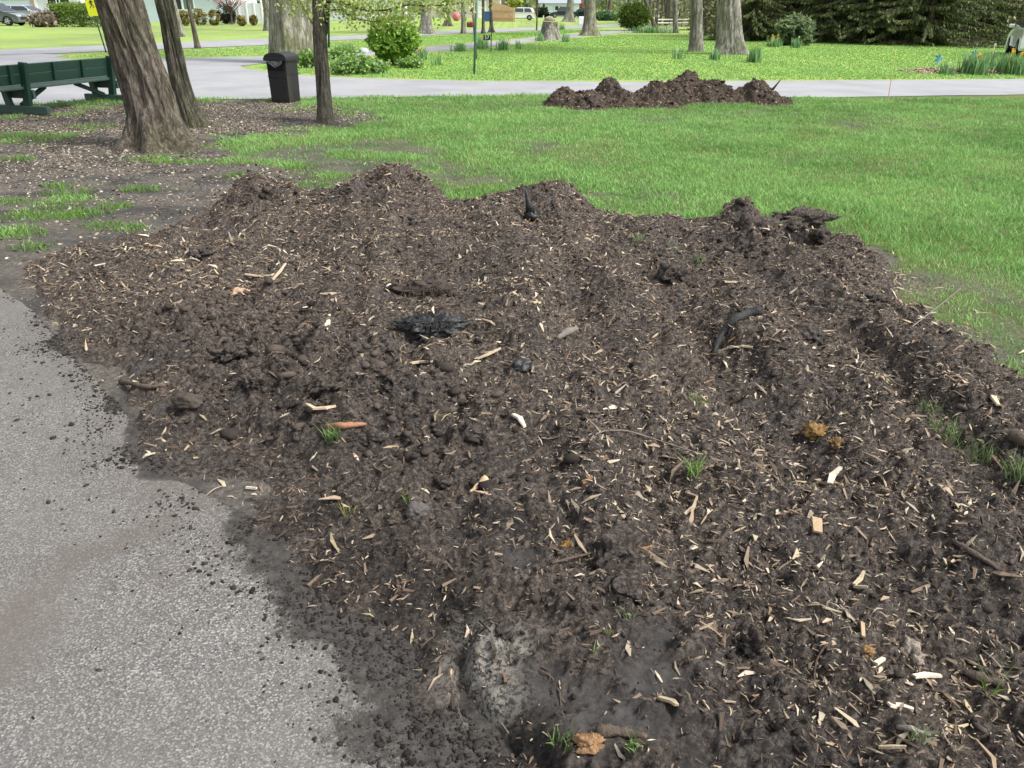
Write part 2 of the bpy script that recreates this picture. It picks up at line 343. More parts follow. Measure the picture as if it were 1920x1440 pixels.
def compact(V, q, attrs):
    u, inv = np.unique(q, return_inverse=True); return V[u], inv.reshape(q.shape), {k: v[u] for k, v in attrs.items()}
# ground sheet out to the horizon
def axis(a, b, st_, far):
    c = list(np.arange(a, b + 1e-6, st_)); s = st_; x = b; hi = []
    while x < far: s *= 1.35; x += s; hi.append(x)
    s = st_; x = a; lo = []
    while x > -far: s *= 1.35; x -= s; lo.append(x)
    return np.array(lo[::-1] + c + hi)
gx = axis(-13, 13, .07, 900); gy = axis(0, 19, .07, 900)
X, Y = np.meshgrid(gx, gy); Z = gz(X, Y); dm = inside(X, Y)
Z = np.where(dm > .12, -.06, Z); Z = np.where(asph(X, Y)[1] > .1, -.03, Z)
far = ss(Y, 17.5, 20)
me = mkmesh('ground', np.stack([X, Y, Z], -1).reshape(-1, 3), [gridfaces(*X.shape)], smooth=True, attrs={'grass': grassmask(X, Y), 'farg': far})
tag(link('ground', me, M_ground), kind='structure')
# near soil spread
sr = np.exp(np.arange(math.log(1.4), math.log(10.4), .0024)) - 1.2; tc = np.arange(-1.02, 1.02, .0024)
T, Yr = np.meshgrid(tc, sr); X = T * (Yr + 1.1) * .92 + .25 * T; Y = Yr
Zm, dm, cl = mound(X, Y)
pale = np.zeros(X.shape)
for p, r, a in PALE: pale = np.maximum(pale, a * np.exp(-((X - p.x) ** 2 + (Y - p.y) ** 2) / r ** 2))
wet = np.zeros(X.shape)
for u, v, rx, ry, a in [(620, 1070, .22, .14, .9), (760, 1120, .22, .14, .95), (860, 1200, .15, .12, .9), (980, 1010, .22, .14, .6), (1000, 1390, .12, .1, .9), (930, 1300, .08, .08, .7), (540, 980, .2, .1, .7), (340, 800, .25, .12, .5), (600, 760, .4, .25, .35)]:
    p = g(u, v, .05); wet = np.maximum(wet, a * np.exp(-((X - p.x) / rx) ** 2 - ((Y - p.y) / ry) ** 2))
wet = ss(wet + .5 * fbm(X, Y, 7, 4, 3), .15, .75)
q = gridfaces(*X.shape, keep=(dm > -.06)); V, q, at_ = compact(np.stack([X, Y, Zm], -1).reshape(-1, 3), q, {'clay': cl.ravel(), 'pale': pale.ravel(), 'wet': wet.ravel()})
ms = mkmesh('mulch_pile', V, [q], smooth=True, attrs=at_)
o = link('mulch_pile', ms, M_soil); tag(o, 'wide spread heap of dark soil and mulch filling the foreground beside the asphalt', 'soil heap', 'heaps of soil and mulch')
# near asphalt
X, Y = np.meshgrid(np.arange(-8, 1.2, .02), np.arange(-1.5, 8, .02)); Za, sa = asph(X, Y); dm = inside(X, Y)
dirt = np.clip(.72 * np.exp(-np.clip(-dm - .01, 0, 9) / (.05 + .16 * ss(-Y, -2.4, -1.2))), 0, 1)
BL = [(860, 1300, .16, .12, .8), (750, 1190, .15, .08, .75), (900, 1400, .14, .12, .6), (620, 1090, .13, .07, .7), (540, 1280, .08, .05, .3), (440, 1050, .1, .06, .35), (700, 1380, .2, .12, .45)]
for u, v, rx, ry, a in BL:
    p = g(u, v); dirt = np.maximum(dirt, a * np.exp(-(((X - p.x) / rx) ** 2 + ((Y - p.y) / ry) ** 2)))
dust = np.zeros(X.shape)
for pts, w, a in (([(0, 1190), (130, 1050), (300, 990), (420, 900)], .09, 1.), ([(300, 920), (440, 880), (520, 960)], .16, .9), ([(0, 1260), (40, 1180)], .14, .9), ([(0, 690), (160, 800), (120, 860)], .08, .4), ([(330, 1080), (480, 1000)], .12, .6)):
    dust = np.maximum(dust, a * np.exp(-(seg_dist([tuple(g(*p)[:2]) for p in pts], X, Y) / w) ** 2))
dust = np.maximum(dust, .9 * np.exp(-np.clip(-dm, 0, 9) / .22))
q = gridfaces(*X.shape, keep=(sa > -.03)); V, q, at_ = compact(np.stack([X, Y, Za], -1).reshape(-1, 3), q, {'dirt': dirt.ravel(), 'dust': dust.ravel()})
tag(link('asphalt_path', mkmesh('asphalt_path', V, [q], smooth=True, attrs=at_), M_asph), kind='structure')
# roads beyond
def sheet(name, pts, z, mat, world=False):
    P = pts if world else pl(pts)
    out = []
    for i in range(len(P)):                        # gently ragged kerbless edges
        a = P[i]; b = P[(i + 1) % len(P)]; L = math.hypot(b[0] - a[0], b[1] - a[1]); n = max(1, min(60, int(L / .6)))
        for k in range(n):
            t = k / n; w = .03 * math.sin(i * 7 + k * 2.3) + .02 * math.sin(k * 5.1); out.append((a[0] + (b[0] - a[0]) * t + w, a[1] + (b[1] - a[1]) * t + w * (L > .6), z))
    me = bpy.data.meshes.new(name); me.from_pydata(out, [], [tuple(range(len(out)))]); me.update()
    return tag(link(name, me, mat), kind='structure')
sheet('driveway', [(-900, 235), (-300, 212), (0, 199), (270, 186), (500, 187), (800, 182), (1050, 180), (1300, 182), (1560, 183), (1750, 180), (1920, 178), (2600, 176), (2600, 146), (1920, 149), (1500, 152), (1200, 154),
                   (900, 153), (700, 148), (600, 144.5), (560, 141), (520, 136), (470, 131), (450, 124), (500, 119), (600, 110), (700, 104), (800, 98), (860, 93), (960, 83), (1060, 72), (1160, 62), (1260, 57), (1260, 54), (1155, 57.5), (1060, 65), (960, 75), (860, 83.5),
                   (760, 91), (620, 99), (480, 106.5), (300, 110.5), (140, 112), (105, 108), (130, 103), (0, 99), (-900, 130)], .010, M_road)
sheet('street', [(-900, 138), (0, 103), (100, 101), (200, 97), (300, 93), (480, 86), (620, 76.5), (700, 73), (830, 65), (1000, 57.5), (1160, 50), (1260, 47.5), (1400, 46), (1400, 42.5), (1160, 45.5), (1000, 51.5), (830, 58), (700, 66), (480, 73.5), (300, 81), (200, 85.5), (0, 94), (-900, 120)], .018, M_road)
# ------------------------------------------------------------------ blades, chips, clods
def blades(name, P, h, w, col, lean=.5, mat=None, parent=None, mid=.55):
    n = len(P); az = rng.random(n) * 6.283; la = rng.random(n) * 6.283; ln = lean * h * (.2 + rng.random(n))
    s = np.stack([np.cos(az), np.sin(az), 0 * az], -1) * (w / 2)[:, None]; dl = np.stack([np.cos(la) * ln, np.sin(la) * ln, 0 * la], -1); up = np.array([0, 0, 1.])
    V = np.stack([P - s, P + s, P + s * .8 + dl * .35 + up * (h * mid)[:, None], P - s * .8 + dl * .35 + up * (h * mid)[:, None], P + dl + up * h[:, None]], 1).reshape(-1, 3)
    b = np.arange(n)[:, None] * 5
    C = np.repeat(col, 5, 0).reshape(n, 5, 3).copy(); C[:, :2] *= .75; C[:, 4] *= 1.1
    return link(name, mkmesh(name, V, [b + np.array([[0, 1, 2, 3]]), b + np.array([[3, 2, 4]])], C.reshape(-1, 3)), mat or M_grass, parent)
def gcol(n, x, y, bright=1.0):
    t = np.clip(.5 + .6 * fbm(x, y, .7, 4, 4) + .4 * fbm(x, y, 3.5, 3, 2) + .25 * rng.normal(size=n), 0, 1)[:, None]
    c = np.array([.13, .28, .07]) * (1 - t) + np.array([.31, .54, .17]) * t
    k = rng.random(n) < .05 + .22 * ss(fbm(x, y, 1.7, 4, 6), .15, .45); c[k] = np.array([.36, .33, .17]) * (.7 + .5 * rng.random((k.sum(), 1)))
    return c * bright * (.8 + .4 * rng.random((n, 1)))
def scatter(n, x0, x1, y0, y1, fov=.78):
    y = y0 + (y1 - y0) * rng.random(n); x = x0 + (x1 - x0) * rng.random(n); k = np.abs(x) < fov * y + 1.0; return x[k], y[k]
x, y = scatter(1500000, -13, 13, 3.0, 16.6); k = rng.random(len(x)) < np.clip((7.5 / y) ** 1.1, 0, 1) * .95; x, y = x[k], y[k]
gm = grassmask(x, y)
k = rng.random(len(x)) < gm ** 1.3
x, y = x[k], y[k]; EDGE = pl([(-300, 212), (0, 199), (270, 186), (500, 187), (800, 182), (1050, 180), (1300, 182), (1560, 183), (1750, 180), (1920, 178), (2600, 176)])
ye = np.interp(x, [p[0] for p in EDGE], [p[1] for p in EDGE]); k = y < ye + .05 * fbm(x, y, 3, 2, 1) + .02; x, y = x[k], y[k]; n = len(x)
hg = (.028 + .03 * rng.random(n)) * (1 + .45 * fbm(x, y, 1.4, 3, 6)) * (1 + .7 * np.exp(-np.abs(np.interp(x, [p[0] for p in EDGE], [p[1] for p in EDGE]) - y) / .3)); hg *= .7 + .3 * grassmask(x, y)
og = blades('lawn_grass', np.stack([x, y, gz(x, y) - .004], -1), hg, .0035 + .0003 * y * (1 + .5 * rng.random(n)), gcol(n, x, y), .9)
tag(og, 'mown green grass of the near lawn between the heap and the driveway', 'grass', kind='stuff')
# far lawn tufts
def inpoly(P, x, y): return sdf(P, x, y) < 0
ISL = pl([(480, 128), (560, 139), (700, 145.5), (900, 151), (1500, 150), (1920, 147.5), (2500, 145), (2500, 70), (1400, 60), (1160, 65), (1060, 74), (860, 96), (700, 107), (510, 121)])
STR = pl([(115, 108), (300, 108.5), (480, 105), (620, 97), (760, 89), (860, 81.5), (960, 73), (1060, 63), (1160, 55.5), (1160, 51), (1000, 59), (830, 67), (620, 78.5), (480, 88), (300, 95), (200, 99)])
x1, y1 = scatter(520000, -34, 34, 17, 58, .74); k = inpoly(ISL, x1, y1) & (rng.random(len(x1)) < (22 / y1) ** 1.5); x1, y1 = x1[k], y1[k]
x2, y2 = scatter(120000, -30, 12, 24, 70, .74); k = inpoly(STR, x2, y2); x2, y2 = x2[k], y2[k]
x = np.concatenate([x1, x2]); y = np.concatenate([y1, y2]); n = len(x)
tt = np.clip(.5 + .5 * fbm(x, y, .35, 3, 2) + .2 * rng.normal(size=n), 0, 1)[:, None]
cf = (np.array([.21, .41, .09]) * (1 - tt) + np.array([.28, .49, .13]) * tt) * (.92 + .16 * rng.random((n, 1)))
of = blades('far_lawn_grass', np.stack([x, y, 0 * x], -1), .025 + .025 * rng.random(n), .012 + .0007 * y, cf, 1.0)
tag(of, 'bright yellow green grass of the lawns beyond the driveway', 'grass', kind='stuff')

def chips(name, x, y, z, L, W, Tk, col, tilt, mat, sections=3):
    n = len(x); az = rng.random(n) * 6.283; el = tilt * rng.normal(size=n); ro = rng.normal(size=n) * .5
    d = np.stack([np.cos(az) * np.cos(el), np.sin(az) * np.cos(el), np.sin(el)], -1)
    s = np.stack([-np.sin(az) * np.cos(ro), np.cos(az) * np.cos(ro), np.sin(ro)], -1); u = np.cross(d, s)
    P = np.stack([x, y, z], -1); V = []
    if sections == 3:
        bend = (rng.random(n) - .4) * .22 * L; sb = (rng.random(n) - .5) * .3 * L
        for t, ws in ((-.5, .35), (0, 1.), (.5, .2)):
            wv = ws * (.7 + .6 * rng.random(n)); c = P + d * (L * t)[:, None] + (u * bend[:, None] + s * sb[:, None]) * (1 if t == 0 else 0)
            for a, b in ((-1, -1), (1, -1), (1, 1), (-1, 1)): V.append(c + s * (a * W * wv / 2)[:, None] + u * (b * Tk / 2 * (.4 if t else 1))[:, None])
        fc = []
        for i in (0, 4):
            for j in range(4): fc.append([i + j, i + (j + 1) % 4, i + 4 + (j + 1) % 4, i + 4 + j])
        fc += [[3, 2, 1, 0], [8, 9, 10, 11]]; m = 12
    else:
        for t, ws in ((-.5, 1.), (.5, .5)):
            c = P + d * (L * t)[:, None]
            for a in range(3):
                an = a * 2.094; V.append(c + (s * math.cos(an) + u * math.sin(an)) * (W * ws / 2)[:, None])
        fc = [[0, 1, 4, 3], [1, 2, 5, 4], [2, 0, 3, 5]]; m = 6
    V = np.stack(V, 1).reshape(-1, 3); F_ = (np.arange(n)[:, None, None] * m + np.array(fc)[None]).reshape(-1, 4)
    return link(name, mkmesh(name, V, [F_], np.repeat(col, m, 0)), mat)
PALES = np.array([[.50, .42, .31], [.38, .30, .21], [.54, .475, .375], [.29, .22, .155], [.22, .16, .115], [.44, .36, .22]])
x, y = scatter(330000, -5.2, 6, .5, 9, .85); di = inside(x, y)
dk = ss(-sdf(DARKP, x, y) + .2 * fbm(x, y, 2, 3, 1), -.15, .3)
cl = cmask(x, y); hot = np.zeros(len(x))
for u, v, r in [(1640, 500, .55), (1560, 470, .5), (1700, 560, .4), (600, 470, .6), (500, 520, .6), (640, 430, .5), (1750, 1100, .5), (1600, 900, .5), (1850, 1200, .4), (1300, 900, .5), (1450, 700, .6), (720, 380, .5), (300, 520, .5)]:
    p = g(u, v, .12); hot = np.maximum(hot, np.exp(-((x - p.x) ** 2 + (y - p.y) ** 2) / r ** 2))
pr_ = g(1650, 520, .12); hot2 = np.exp(-((x - pr_.x) ** 2 + (y - pr_.y) ** 2) / .22); dens = (.48 + .62 * hot + 1.6 * hot2) * (1 - .82 * dk) * (1 - .9 * cl) * np.clip(1 + 1.3 * fbm(x, y, 2.2, 3, 4) + 1.1 * fbm(x, y, 9, 3, 2), .12, 3) * ss(di, -.05, .12)
edge = np.exp(-np.clip(-di, 0, 9) / .22) * (di < 0) * (.35 + .5 * hot + .5 * hot2) * (x > -3.2) * (asph(x, y)[1] < 0)
k = rng.random(len(x)) < dens + edge; x, y = x[k], y[k]; n = len(x)
z0 = np.maximum(mound(x, y)[0], surf(x, y)); L = np.clip(.0078 * np.exp(.8 * rng.normal(size=n)), .004, .075) * (1 + .06 * y); W = L * (.14 + .24 * rng.random(n)) ; W = np.clip(W, .0018, .014)
c = PALES[rng.choice(6, n, p=[.22, .24, .10, .20, .18, .06])] * (.38 + .85 * rng.random((n, 1)))
oc = chips('wood_chips', x, y, z0 + .003 - W * .55 * rng.random(n), L * 1.25, W, np.clip(W * .4, .001, .004), c, .38, M_chip)
tag(oc, 'pale splinters and chips of wood strewn over the near heap', 'wood chips', kind='stuff')
# brown fibres
x, y = scatter(300000, -5.2, 6, .5, 9, .85); di = inside(x, y); cl = cmask(x, y)
k = (rng.random(len(x)) < .62 * (1 - .85 * cl) * ss(di, -.04, .1)); x, y = x[k], y[k]; n = len(x)
c = np.array([[.10, .074, .055], [.17, .125, .092], [.05, .038, .03], [.32, .245, .17], [.13, .082, .062]])[rng.choice(5, n, p=[.3, .24, .24, .1, .12])] * (.6 + .7 * rng.random((n, 1)))
L = np.clip(.014 * np.exp(.5 * rng.normal(size=n)), .005, .05) * (1 + .06 * y)
of2 = chips('bark_fibres', x, y, mound(x, y)[0] + .003, L, L * (.12 + .22 * rng.random(n)), L, c, .4, M_chip, 2)
tag(of2, 'fine dark brown shreds of bark mixed into the near heap', 'mulch', kind='stuff')
# clods
def ico(sub=1):
    import bmesh
    b = bmesh.new(); bmesh.ops.create_icosphere(b, subdivisions=sub, radius=1); V = np.array([v.co[:] for v in b.verts]); Fc = np.array([[v.index for v in f.verts] for f in b.faces]); b.free(); return V, Fc
def clods(name, x, y, z, r, col, mat, sub=2):
    V0, F0 = ico(sub); n = len(x); m = len(V0)
    A = rng.random((n, 1)) * 6.28; V = np.repeat(V0[None], n, 0)
    ph = rng.random((n, 1, 3)) * 20
    nz = np.sin(V[:, :, 0] * 3.1 + ph[:, :, 0]) * np.sin(V[:, :, 1] * 2.7 + ph[:, :, 1]) + .6 * np.sin(V[:, :, 2] * 5.3 + ph[:, :, 2] + V[:, :, 0] * 4) + .8 * rng.normal(size=(n, m)) * .35
    V = V * (1 + .36 * nz)[:, :, None]; V = V * (np.array([1.15, .85, .62]) * (.8 + .4 * rng.random((n, 1, 3)))) * r[:, None, None]
    ca, sa = np.cos(A), np.sin(A); V = np.stack([V[:, :, 0] * ca - V[:, :, 1] * sa, V[:, :, 0] * sa + V[:, :, 1] * ca, V[:, :, 2]], -1) + np.stack([x, y, z], -1)[:, None]
    return link(name, mkmesh(name, V.reshape(-1, 3), [(np.arange(n)[:, None, None] * m + F0[None]).reshape(-1, 3)], np.repeat(col, m, 0), smooth=True), mat)
x, y = scatter(110000, -5, 6, .5, 8.5, .85); di = inside(x, y); cm_ = ss(-sdf(CLODP, x, y) + .15 * fbm(x, y, 2, 2, 3), -.25, .15); cl = cmask(x, y)
k = rng.random(len(x)) < (.42 + .4 * cm_ + .25 * ss(fbm(x, y, 1.3, 3, 7), .0, .3)) * (1 - .45 * cl) * ss(di, 0, .1); x, y = x[k], y[k]; cm_ = cm_[k]; n = len(x)
pk_ = np.zeros(n)
for p, z, rx, ry in BW[:13]: pk_ = np.maximum(pk_, np.exp(-((x - p.x) / rx) ** 2 - ((y - p.y) / ry) ** 2))
r = np.clip(.0036 * np.exp(.62 * rng.normal(size=n)) * (1 + 1.1 * cm_ + 1.5 * pk_), .0018, .038)
c = np.array([.066, .054, .045]) * (.35 + 1.0 * rng.random((n, 1)) ** 1.3)
ocl = clods('soil_crumbs', x, y, mound(x, y)[0] + r * .1, r, c, M_clod, 1); tag(ocl, 'dark crumbs and clods of earth scattered across the near heap', 'soil', kind='stuff')
# crumbs on the asphalt
x, y = scatter(230000, -3.2, .6, .7, 5, .9); di = inside(x, y); s_ = asph(x, y)[1]
pr = np.exp(-np.clip(-di, 0, 9) / .09) * 1.6 * ss(fbm(x, y, 5, 3, 3), -.45, .2); p0 = g(450, 1040); pr = pr + .05 * np.exp(-((x - p0.x) ** 2 + (y - p0.y) ** 2) / .02); p0 = g(820, 1330); pr = pr + .28 * np.exp(-((x - p0.x) ** 2 + (y - p0.y) ** 2) / .05)
k = (rng.random(len(x)) < pr + .0015) & (di < .02) & (s_ > .01); x, y = x[k], y[k]; n = len(x); r = np.clip(.0024 * np.exp(.6 * rng.normal(size=n)), .001, .012)
tag(clods('spilled_crumbs', x, y, asph(x, y)[0] + r * .3, r, np.array([.032, .028, .025]) * (.4 + 1.1 * rng.random((n, 1))), M_clod, 1), 'small black crumbs of soil spilled along the asphalt edge', 'soil', kind='stuff')
# leaf litter under the trees
x, y = scatter(170000, -13, 0, 5, 16, .85); b = ss(-sdf(BARE, x, y) + .35 * fbm(x, y, .9, 3, 1), -.3, .25); di = inside(x, y)
soil = ss(y, 7.2, 9.5) * .8 + .2
k = (rng.random(len(x)) < b * soil * (.35 + .9 * ss(fbm(x, y, 1.1, 3, 2), -.35, .3)) * .85) & (di < -.03) & (asph(x, y)[1] < 0) & (y < 15.2); x, y = x[k], y[k]; n = len(x)
L = np.clip(.022 * np.exp(.4 * rng.normal(size=n)), .008, .06)
c = np.array([[.38, .33, .26], [.24, .19, .14], [.50, .46, .38], [.13, .10, .075], [.075, .058, .045]])[rng.choice(5, n, p=[.24, .25, .10, .23, .18])] * (.7 + .5 * rng.random((n, 1)))
tag(chips('leaf_litter', x, y, gz(x, y) + .005, L, L * (.3 + .4 * rng.random(n)), .003 + 0 * L, c, .3, M_litter), 'dry pale leaf and bark litter under the trees beside the bench', 'leaf litter', kind='stuff')

#PART2 begin
# ------------------------------------------------------------------ vegetation helpers
def sphere_pts(n, c, r, fill=.55):
    d = rng.normal(size=(n, 3)); d /= np.linalg.norm(d, axis=1)[:, None]; t = (fill + (1 - fill) * rng.random(n)) ** .6
    return np.array(c) + d * np.array(r) * t[:, None]
def leafquads(P, size, cols, jit=.35, aspect=.55, droop=0):
    n = len(P); d = rng.normal(size=(n, 3)); d[:, 2] = d[:, 2] * .6 - droop; d /= np.linalg.norm(d, axis=1)[:, None]
    s = np.cross(d, rng.normal(size=(n, 3))); s /= np.linalg.norm(s, axis=1)[:, None] + 1e-9
    sz = (size * (.6 + .8 * rng.random(n)))[:, None]
    V = np.stack([P, P + d * sz * .5 + s * sz * aspect / 2, P + d * sz, P + d * sz * .5 - s * sz * aspect / 2], 1)
    c = np.array(cols)[rng.integers(len(cols), size=n)] * (1 - jit / 2 + jit * rng.random((n, 1)))
    return V.reshape(-1, 3), np.arange(n)[:, None] * 4 + np.array([[0, 1, 2, 3]]), np.repeat(c, 4, 0)
def leafmesh(name, P, size, cols, **k):
    V, q, c = leafquads(P, size, cols, **k); return mkmesh(name, V, [q], c)
def clumpy(n, c, r, nc, cr, shell=.5):
    cen = sphere_pts(nc, c, r, shell); i = rng.integers(nc, size=n); d = rng.normal(size=(n, 3)); d /= np.linalg.norm(d, axis=1)[:, None]
    return cen[i] + d * cr * (rng.random(n) ** .45)[:, None] * (.6 + .8 * rng.random(nc))[i][:, None]
M_twig = plain('twig_bark', (.09, .07, .055), .9)
def trunk_mesh(name, base, pts, rad, nr, ns, flare=.5, lobes=5, fh=.5, ridge=.03, lseed=0, lobang=None, lam=.06):
    # pts relative to base: centre line; rad: radii along it
    t = np.linspace(0, 1, nr) ** 1.15; k = np.linspace(0, 1, len(pts)); pts = np.array(pts, float)
    # smooth interpolation
    cx = np.stack([np.interp(t, k, pts[:, i]) for i in range(3)], -1)
    rr = np.interp(t, k, rad); a = np.linspace(0, 2 * np.pi, ns, endpoint=False)
    T, A = np.meshgrid(t, a, indexing='ij'); H = cx[:, 2][:, None] + 0 * A
    fl = np.exp(-H / fh)
    lob = np.zeros_like(A)
    L_ = lobang if lobang is not None else [(i / lobes * 6.283 + .5 * math.sin(i * 3 + lseed), .7 + .5 * ((i * 37 + lseed * 13) % 10) / 10) for i in range(lobes)]
    for an, am in L_:
        dd = np.angle(np.exp(1j * (A - an))); lob = lob + am * np.exp(-(dd / .38) ** 2)
    r0 = rad[0]; R_ = rr[:, None] * (1 + flare * fl * (.35 + lob))
    u = A * r0 / lam; per = np.cos(A) * 6; per2 = np.sin(A) * 6
    n1 = vnoise(np.cos(A) * r0 / lam * 1.0 + H * .9, np.sin(A) * r0 / lam * 1.0 + H * 1.7 + lseed, 1)
    w_ = fbm(np.cos(A) * 3 + lseed, H * 2.5 + np.sin(A) * 3, 1, 3, 2)
    n2 = vnoise((np.cos(A) + np.sin(A) * .5) * r0 / lam * 1.3 + w_ * 1.5, H * 3.5 + np.sin(A) * 5, 3)
    rid = 1 - np.abs(2 * n1 - 1); rid = rid * .7 + .5 * (1 - np.abs(2 * n2 - 1))
    R_ = R_ + ridge * (rid - .6) + ridge * 1.2 * fbm(np.cos(A) * 2 + lseed, H * 1.2 + np.sin(A) * 2, 1, 2, 4)
    X = cx[:, 0][:, None] + R_ * np.cos(A); Y = cx[:, 1][:, None] + R_ * np.sin(A)
    V = np.stack([X, Y, H - .04], -1).reshape(-1, 3); i = np.arange(nr * ns).reshape(nr, ns); j = np.roll(i, -1, 1)
    q = np.stack([i[:-1], j[:-1], j[1:], i[1:]], -1).reshape(-1, 4)
    return V, q
CROWN = {}
def crown_proto(kind):
    if kind in CROWN: return CROWN[kind]
    cols = {'fresh': [(.16, .26, .05), (.24, .34, .07), (.10, .19, .04), (.30, .36, .12)], 'bud': [(.22, .24, .10), (.30, .27, .14), (.15, .19, .06)]}[kind]
    mb = MB(); ends = []
    for i in range(9):
        a = i * 2.4; r = 1.2 + random.random() * 1.1; h = random.random() * 2.2
        p = [(0, 0, -.9 + .12 * i), (r * .5 * math.cos(a), r * .5 * math.sin(a), .3 + h * .5), (r * math.cos(a + .2), r * math.sin(a + .2), 1 + h)]
        mb.tube(p, [.09, .05, .015], 6); ends.append(p[2])
        for k in range(3):
            b = a + random.uniform(-1, 1); q = (p[1][0] + .9 * math.cos(b), p[1][1] + .9 * math.sin(b), p[1][2] + random.uniform(.2, 1)); mb.tube([p[1], q], [.03, .008], 5); ends.append(q)
    me1 = bpy.data.meshes.new('limb'); me1.from_pydata(mb.v, [], mb.f); me1.materials.append(M_twig)
    E = np.array(ends); n = 2600; i = rng.integers(len(E), size=n); P = E[i] + rng.normal(size=(n, 3)) * .42
    me2 = leafmesh('crown', P, .16 if kind == 'fresh' else .11, cols); me2.materials.append(M_leaf); CROWN[kind] = (me1, me2); return CROWN[kind]
def tree(label, u, v, wpx, utop, H=7.5, bark=None, flare=.6, lobes=5, ridge=.03, nr=60, ns=40, group=None, crown='bud', taper=.6, fh=None, name='deciduous_tree', cs=1.0, sub=None, ncat='tree'):
    b = g(u, v); m = mpx(b); r = wpx * m / 2; top = aty(utop, 0, b.y); dx = (top.x - b.x) / max(top.z, .5)
    t = thing(name, label, ncat, b, 0, group)
    pts = [(0, 0, 0), (dx * H * .3, 0, H * .3), (dx * H * .6, .05 * H * .3, H * .62), (dx * H * .75, .04 * H, H)]
    V, q = trunk_mesh('trunk', b, pts, [r, r * .9, r * .78, r * taper], nr, ns, flare, lobes, fh or max(.25, r * 1.1), ridge, int(u), lam=max(.05, r * .16))
    link('trunk', mkmesh('trunk', V, [q], smooth=True), bark, t)
    if crown:
        m1, m2 = crown_proto(crown)
        for nm, me in (('limb', m1), ('crown', m2)):
            o = link(nm, me, None, t, pts[-1]); o.scale = (cs, cs, cs); o.rotation_euler = (0, 0, u)
    return t, b, m
def bush(name, label, u, v, wpx, hpx, cols, n=2500, leaf=.05, cat='bush', nc=40, group=None, twigs=12, shell=.55, mat=None, ymul=1.0, dy=0, droop=0, box=False):
    b = g(u, v); m = mpx(b); w = wpx * m / 2; h = hpx * m * 1.06; b.y += dy + w * .3
    t = thing(name, label, cat, b, 0, group)
    P = clumpy(n, (0, 0, h * .52), (w * .86, w * .86 * ymul, h * .46), nc, w * .26, shell)
    if box: P = np.stack([(rng.random(n) - .5) * 2 * w, (rng.random(n) - .5) * 2 * w * ymul, rng.random(n) ** .7 * h], -1) + rng.normal(size=(n, 3)) * .05
    P[:, 2] = np.clip(P[:, 2], .02, None)
    link('foliage', leafmesh('foliage', P, leaf, cols, droop=droop), mat or M_leaf, t)
    mb = MB()
    for i in range(twigs):
        a = i * 2.39; rr = w * (.3 + .5 * random.random()); mb.tube([(0.04 * math.cos(a), .04 * math.sin(a), 0), (rr * .5 * math.cos(a), rr * .5 * math.sin(a) * ymul, h * .4), (rr * math.cos(a), rr * math.sin(a) * ymul, h * .8)], [.02, .013, .004], 5)
    mb.build('stem', M_twig, t)
    return t
# ------------------------------------------------------------------ the three near trees
def near_tree(label, u, v, wpx, mids, flare, lob, bark, ridge, H=6.5, fh=.35, nr=240, ns=220, lam=.05, cs=1.3):
    b = g(u, v); m = mpx(b); t = thing('deciduous_tree', label, 'tree', b)
    pts = [(0, 0, 0)]; rad = [wpx[0] * m / 2]
    for (uu, vv), wp in zip(mids, wpx[1:]):
        p = aty(uu, vv, b.y) - b; pts.append((p.x, p.y, p.z)); rad.append(wp * dep(b + p) / F / 2)
    d = (np.array(pts[-1]) - np.array(pts[-2])); d /= d[2]; L = H - pts[-1][2]
    for k in (.33, .66, 1): pts.append(tuple(np.array(pts[-1]) + d * L / 3 * (1 - .15 * k))); rad.append(rad[-1] * .88)
    z = np.array([p[2] for p in pts]); tt = np.linspace(0, 1, 16); P2 = [tuple(np.interp(s * z[-1], z, [p[i] for p in pts]) for i in range(3)) for s in tt]; R2 = [float(np.interp(s * z[-1], z, rad)) for s in tt]
    P2 = np.array(P2); P3 = P2.copy(); P3[1:-1] = (P2[:-2] + 2 * P2[1:-1] + P2[2:]) / 4
    V, q = trunk_mesh('trunk', b, P3, R2, nr, ns, flare, 5, fh, ridge, int(u), lob, lam)
    link('trunk', mkmesh('trunk', V, [q], smooth=True), bark, t)
    m1, m2 = crown_proto('bud')
    for nm, me in (('limb', m1), ('crown', m2)):
        o = link(nm, me, None, t, tuple(P3[-1])); o.scale = (cs,) * 3
    return t, b, m
near_tree('thick brown leaning tree trunk with flared roots right of the green bench', 304, 274, [84, 78, 77, 76, 76], [(287, 185), (262, 110), (241, 50), (225, 0)], .95, [(-1.35, .9), (-.45, 1.25), (-2.5, 1.0), (.4, .6), (1.8, .5)], B_near, .055, fh=.22, lam=.07)
near_tree('slimmer olive brown trunk leaning behind the thick brown tree', 363, 238, [42, 34, 29, 29, 32], [(345, 185), (331, 110), (318, 50), (309, 0)], .8, [(-.3, 1.1), (-2.5, .4), (-1.2, .3), (1.5, .4)], B_near2, .032, fh=.2, nr=160, ns=120, lam=.04, cs=1.0)
t3, b3, m3 = near_tree('slim young tree with a dark split down its trunk beside the trash bin', 611, 229, [27, 25.5, 26, 27, 25, 22], [(608, 180), (602, 120), (600, 80), (597, 45), (597, 0)], .35, None, B_slim, .012, H=5, fh=.12, nr=160, ns=90, lam=.035, cs=.8)
def P3d(u, v, dy=0): return aty(u, v, b3.y + dy) - b3
mb = MB(); cr = [P3d(603.5, y) + Vector((0.00, -.118, 0)) for y in (112, 128, 145, 160, 172, 182)]; mb.tube(cr, [.003, .011, .015, .013, .011, .003], 6); mb.build('bark_split', plain('split_dark', (.02, .016, .013), .95), t3)
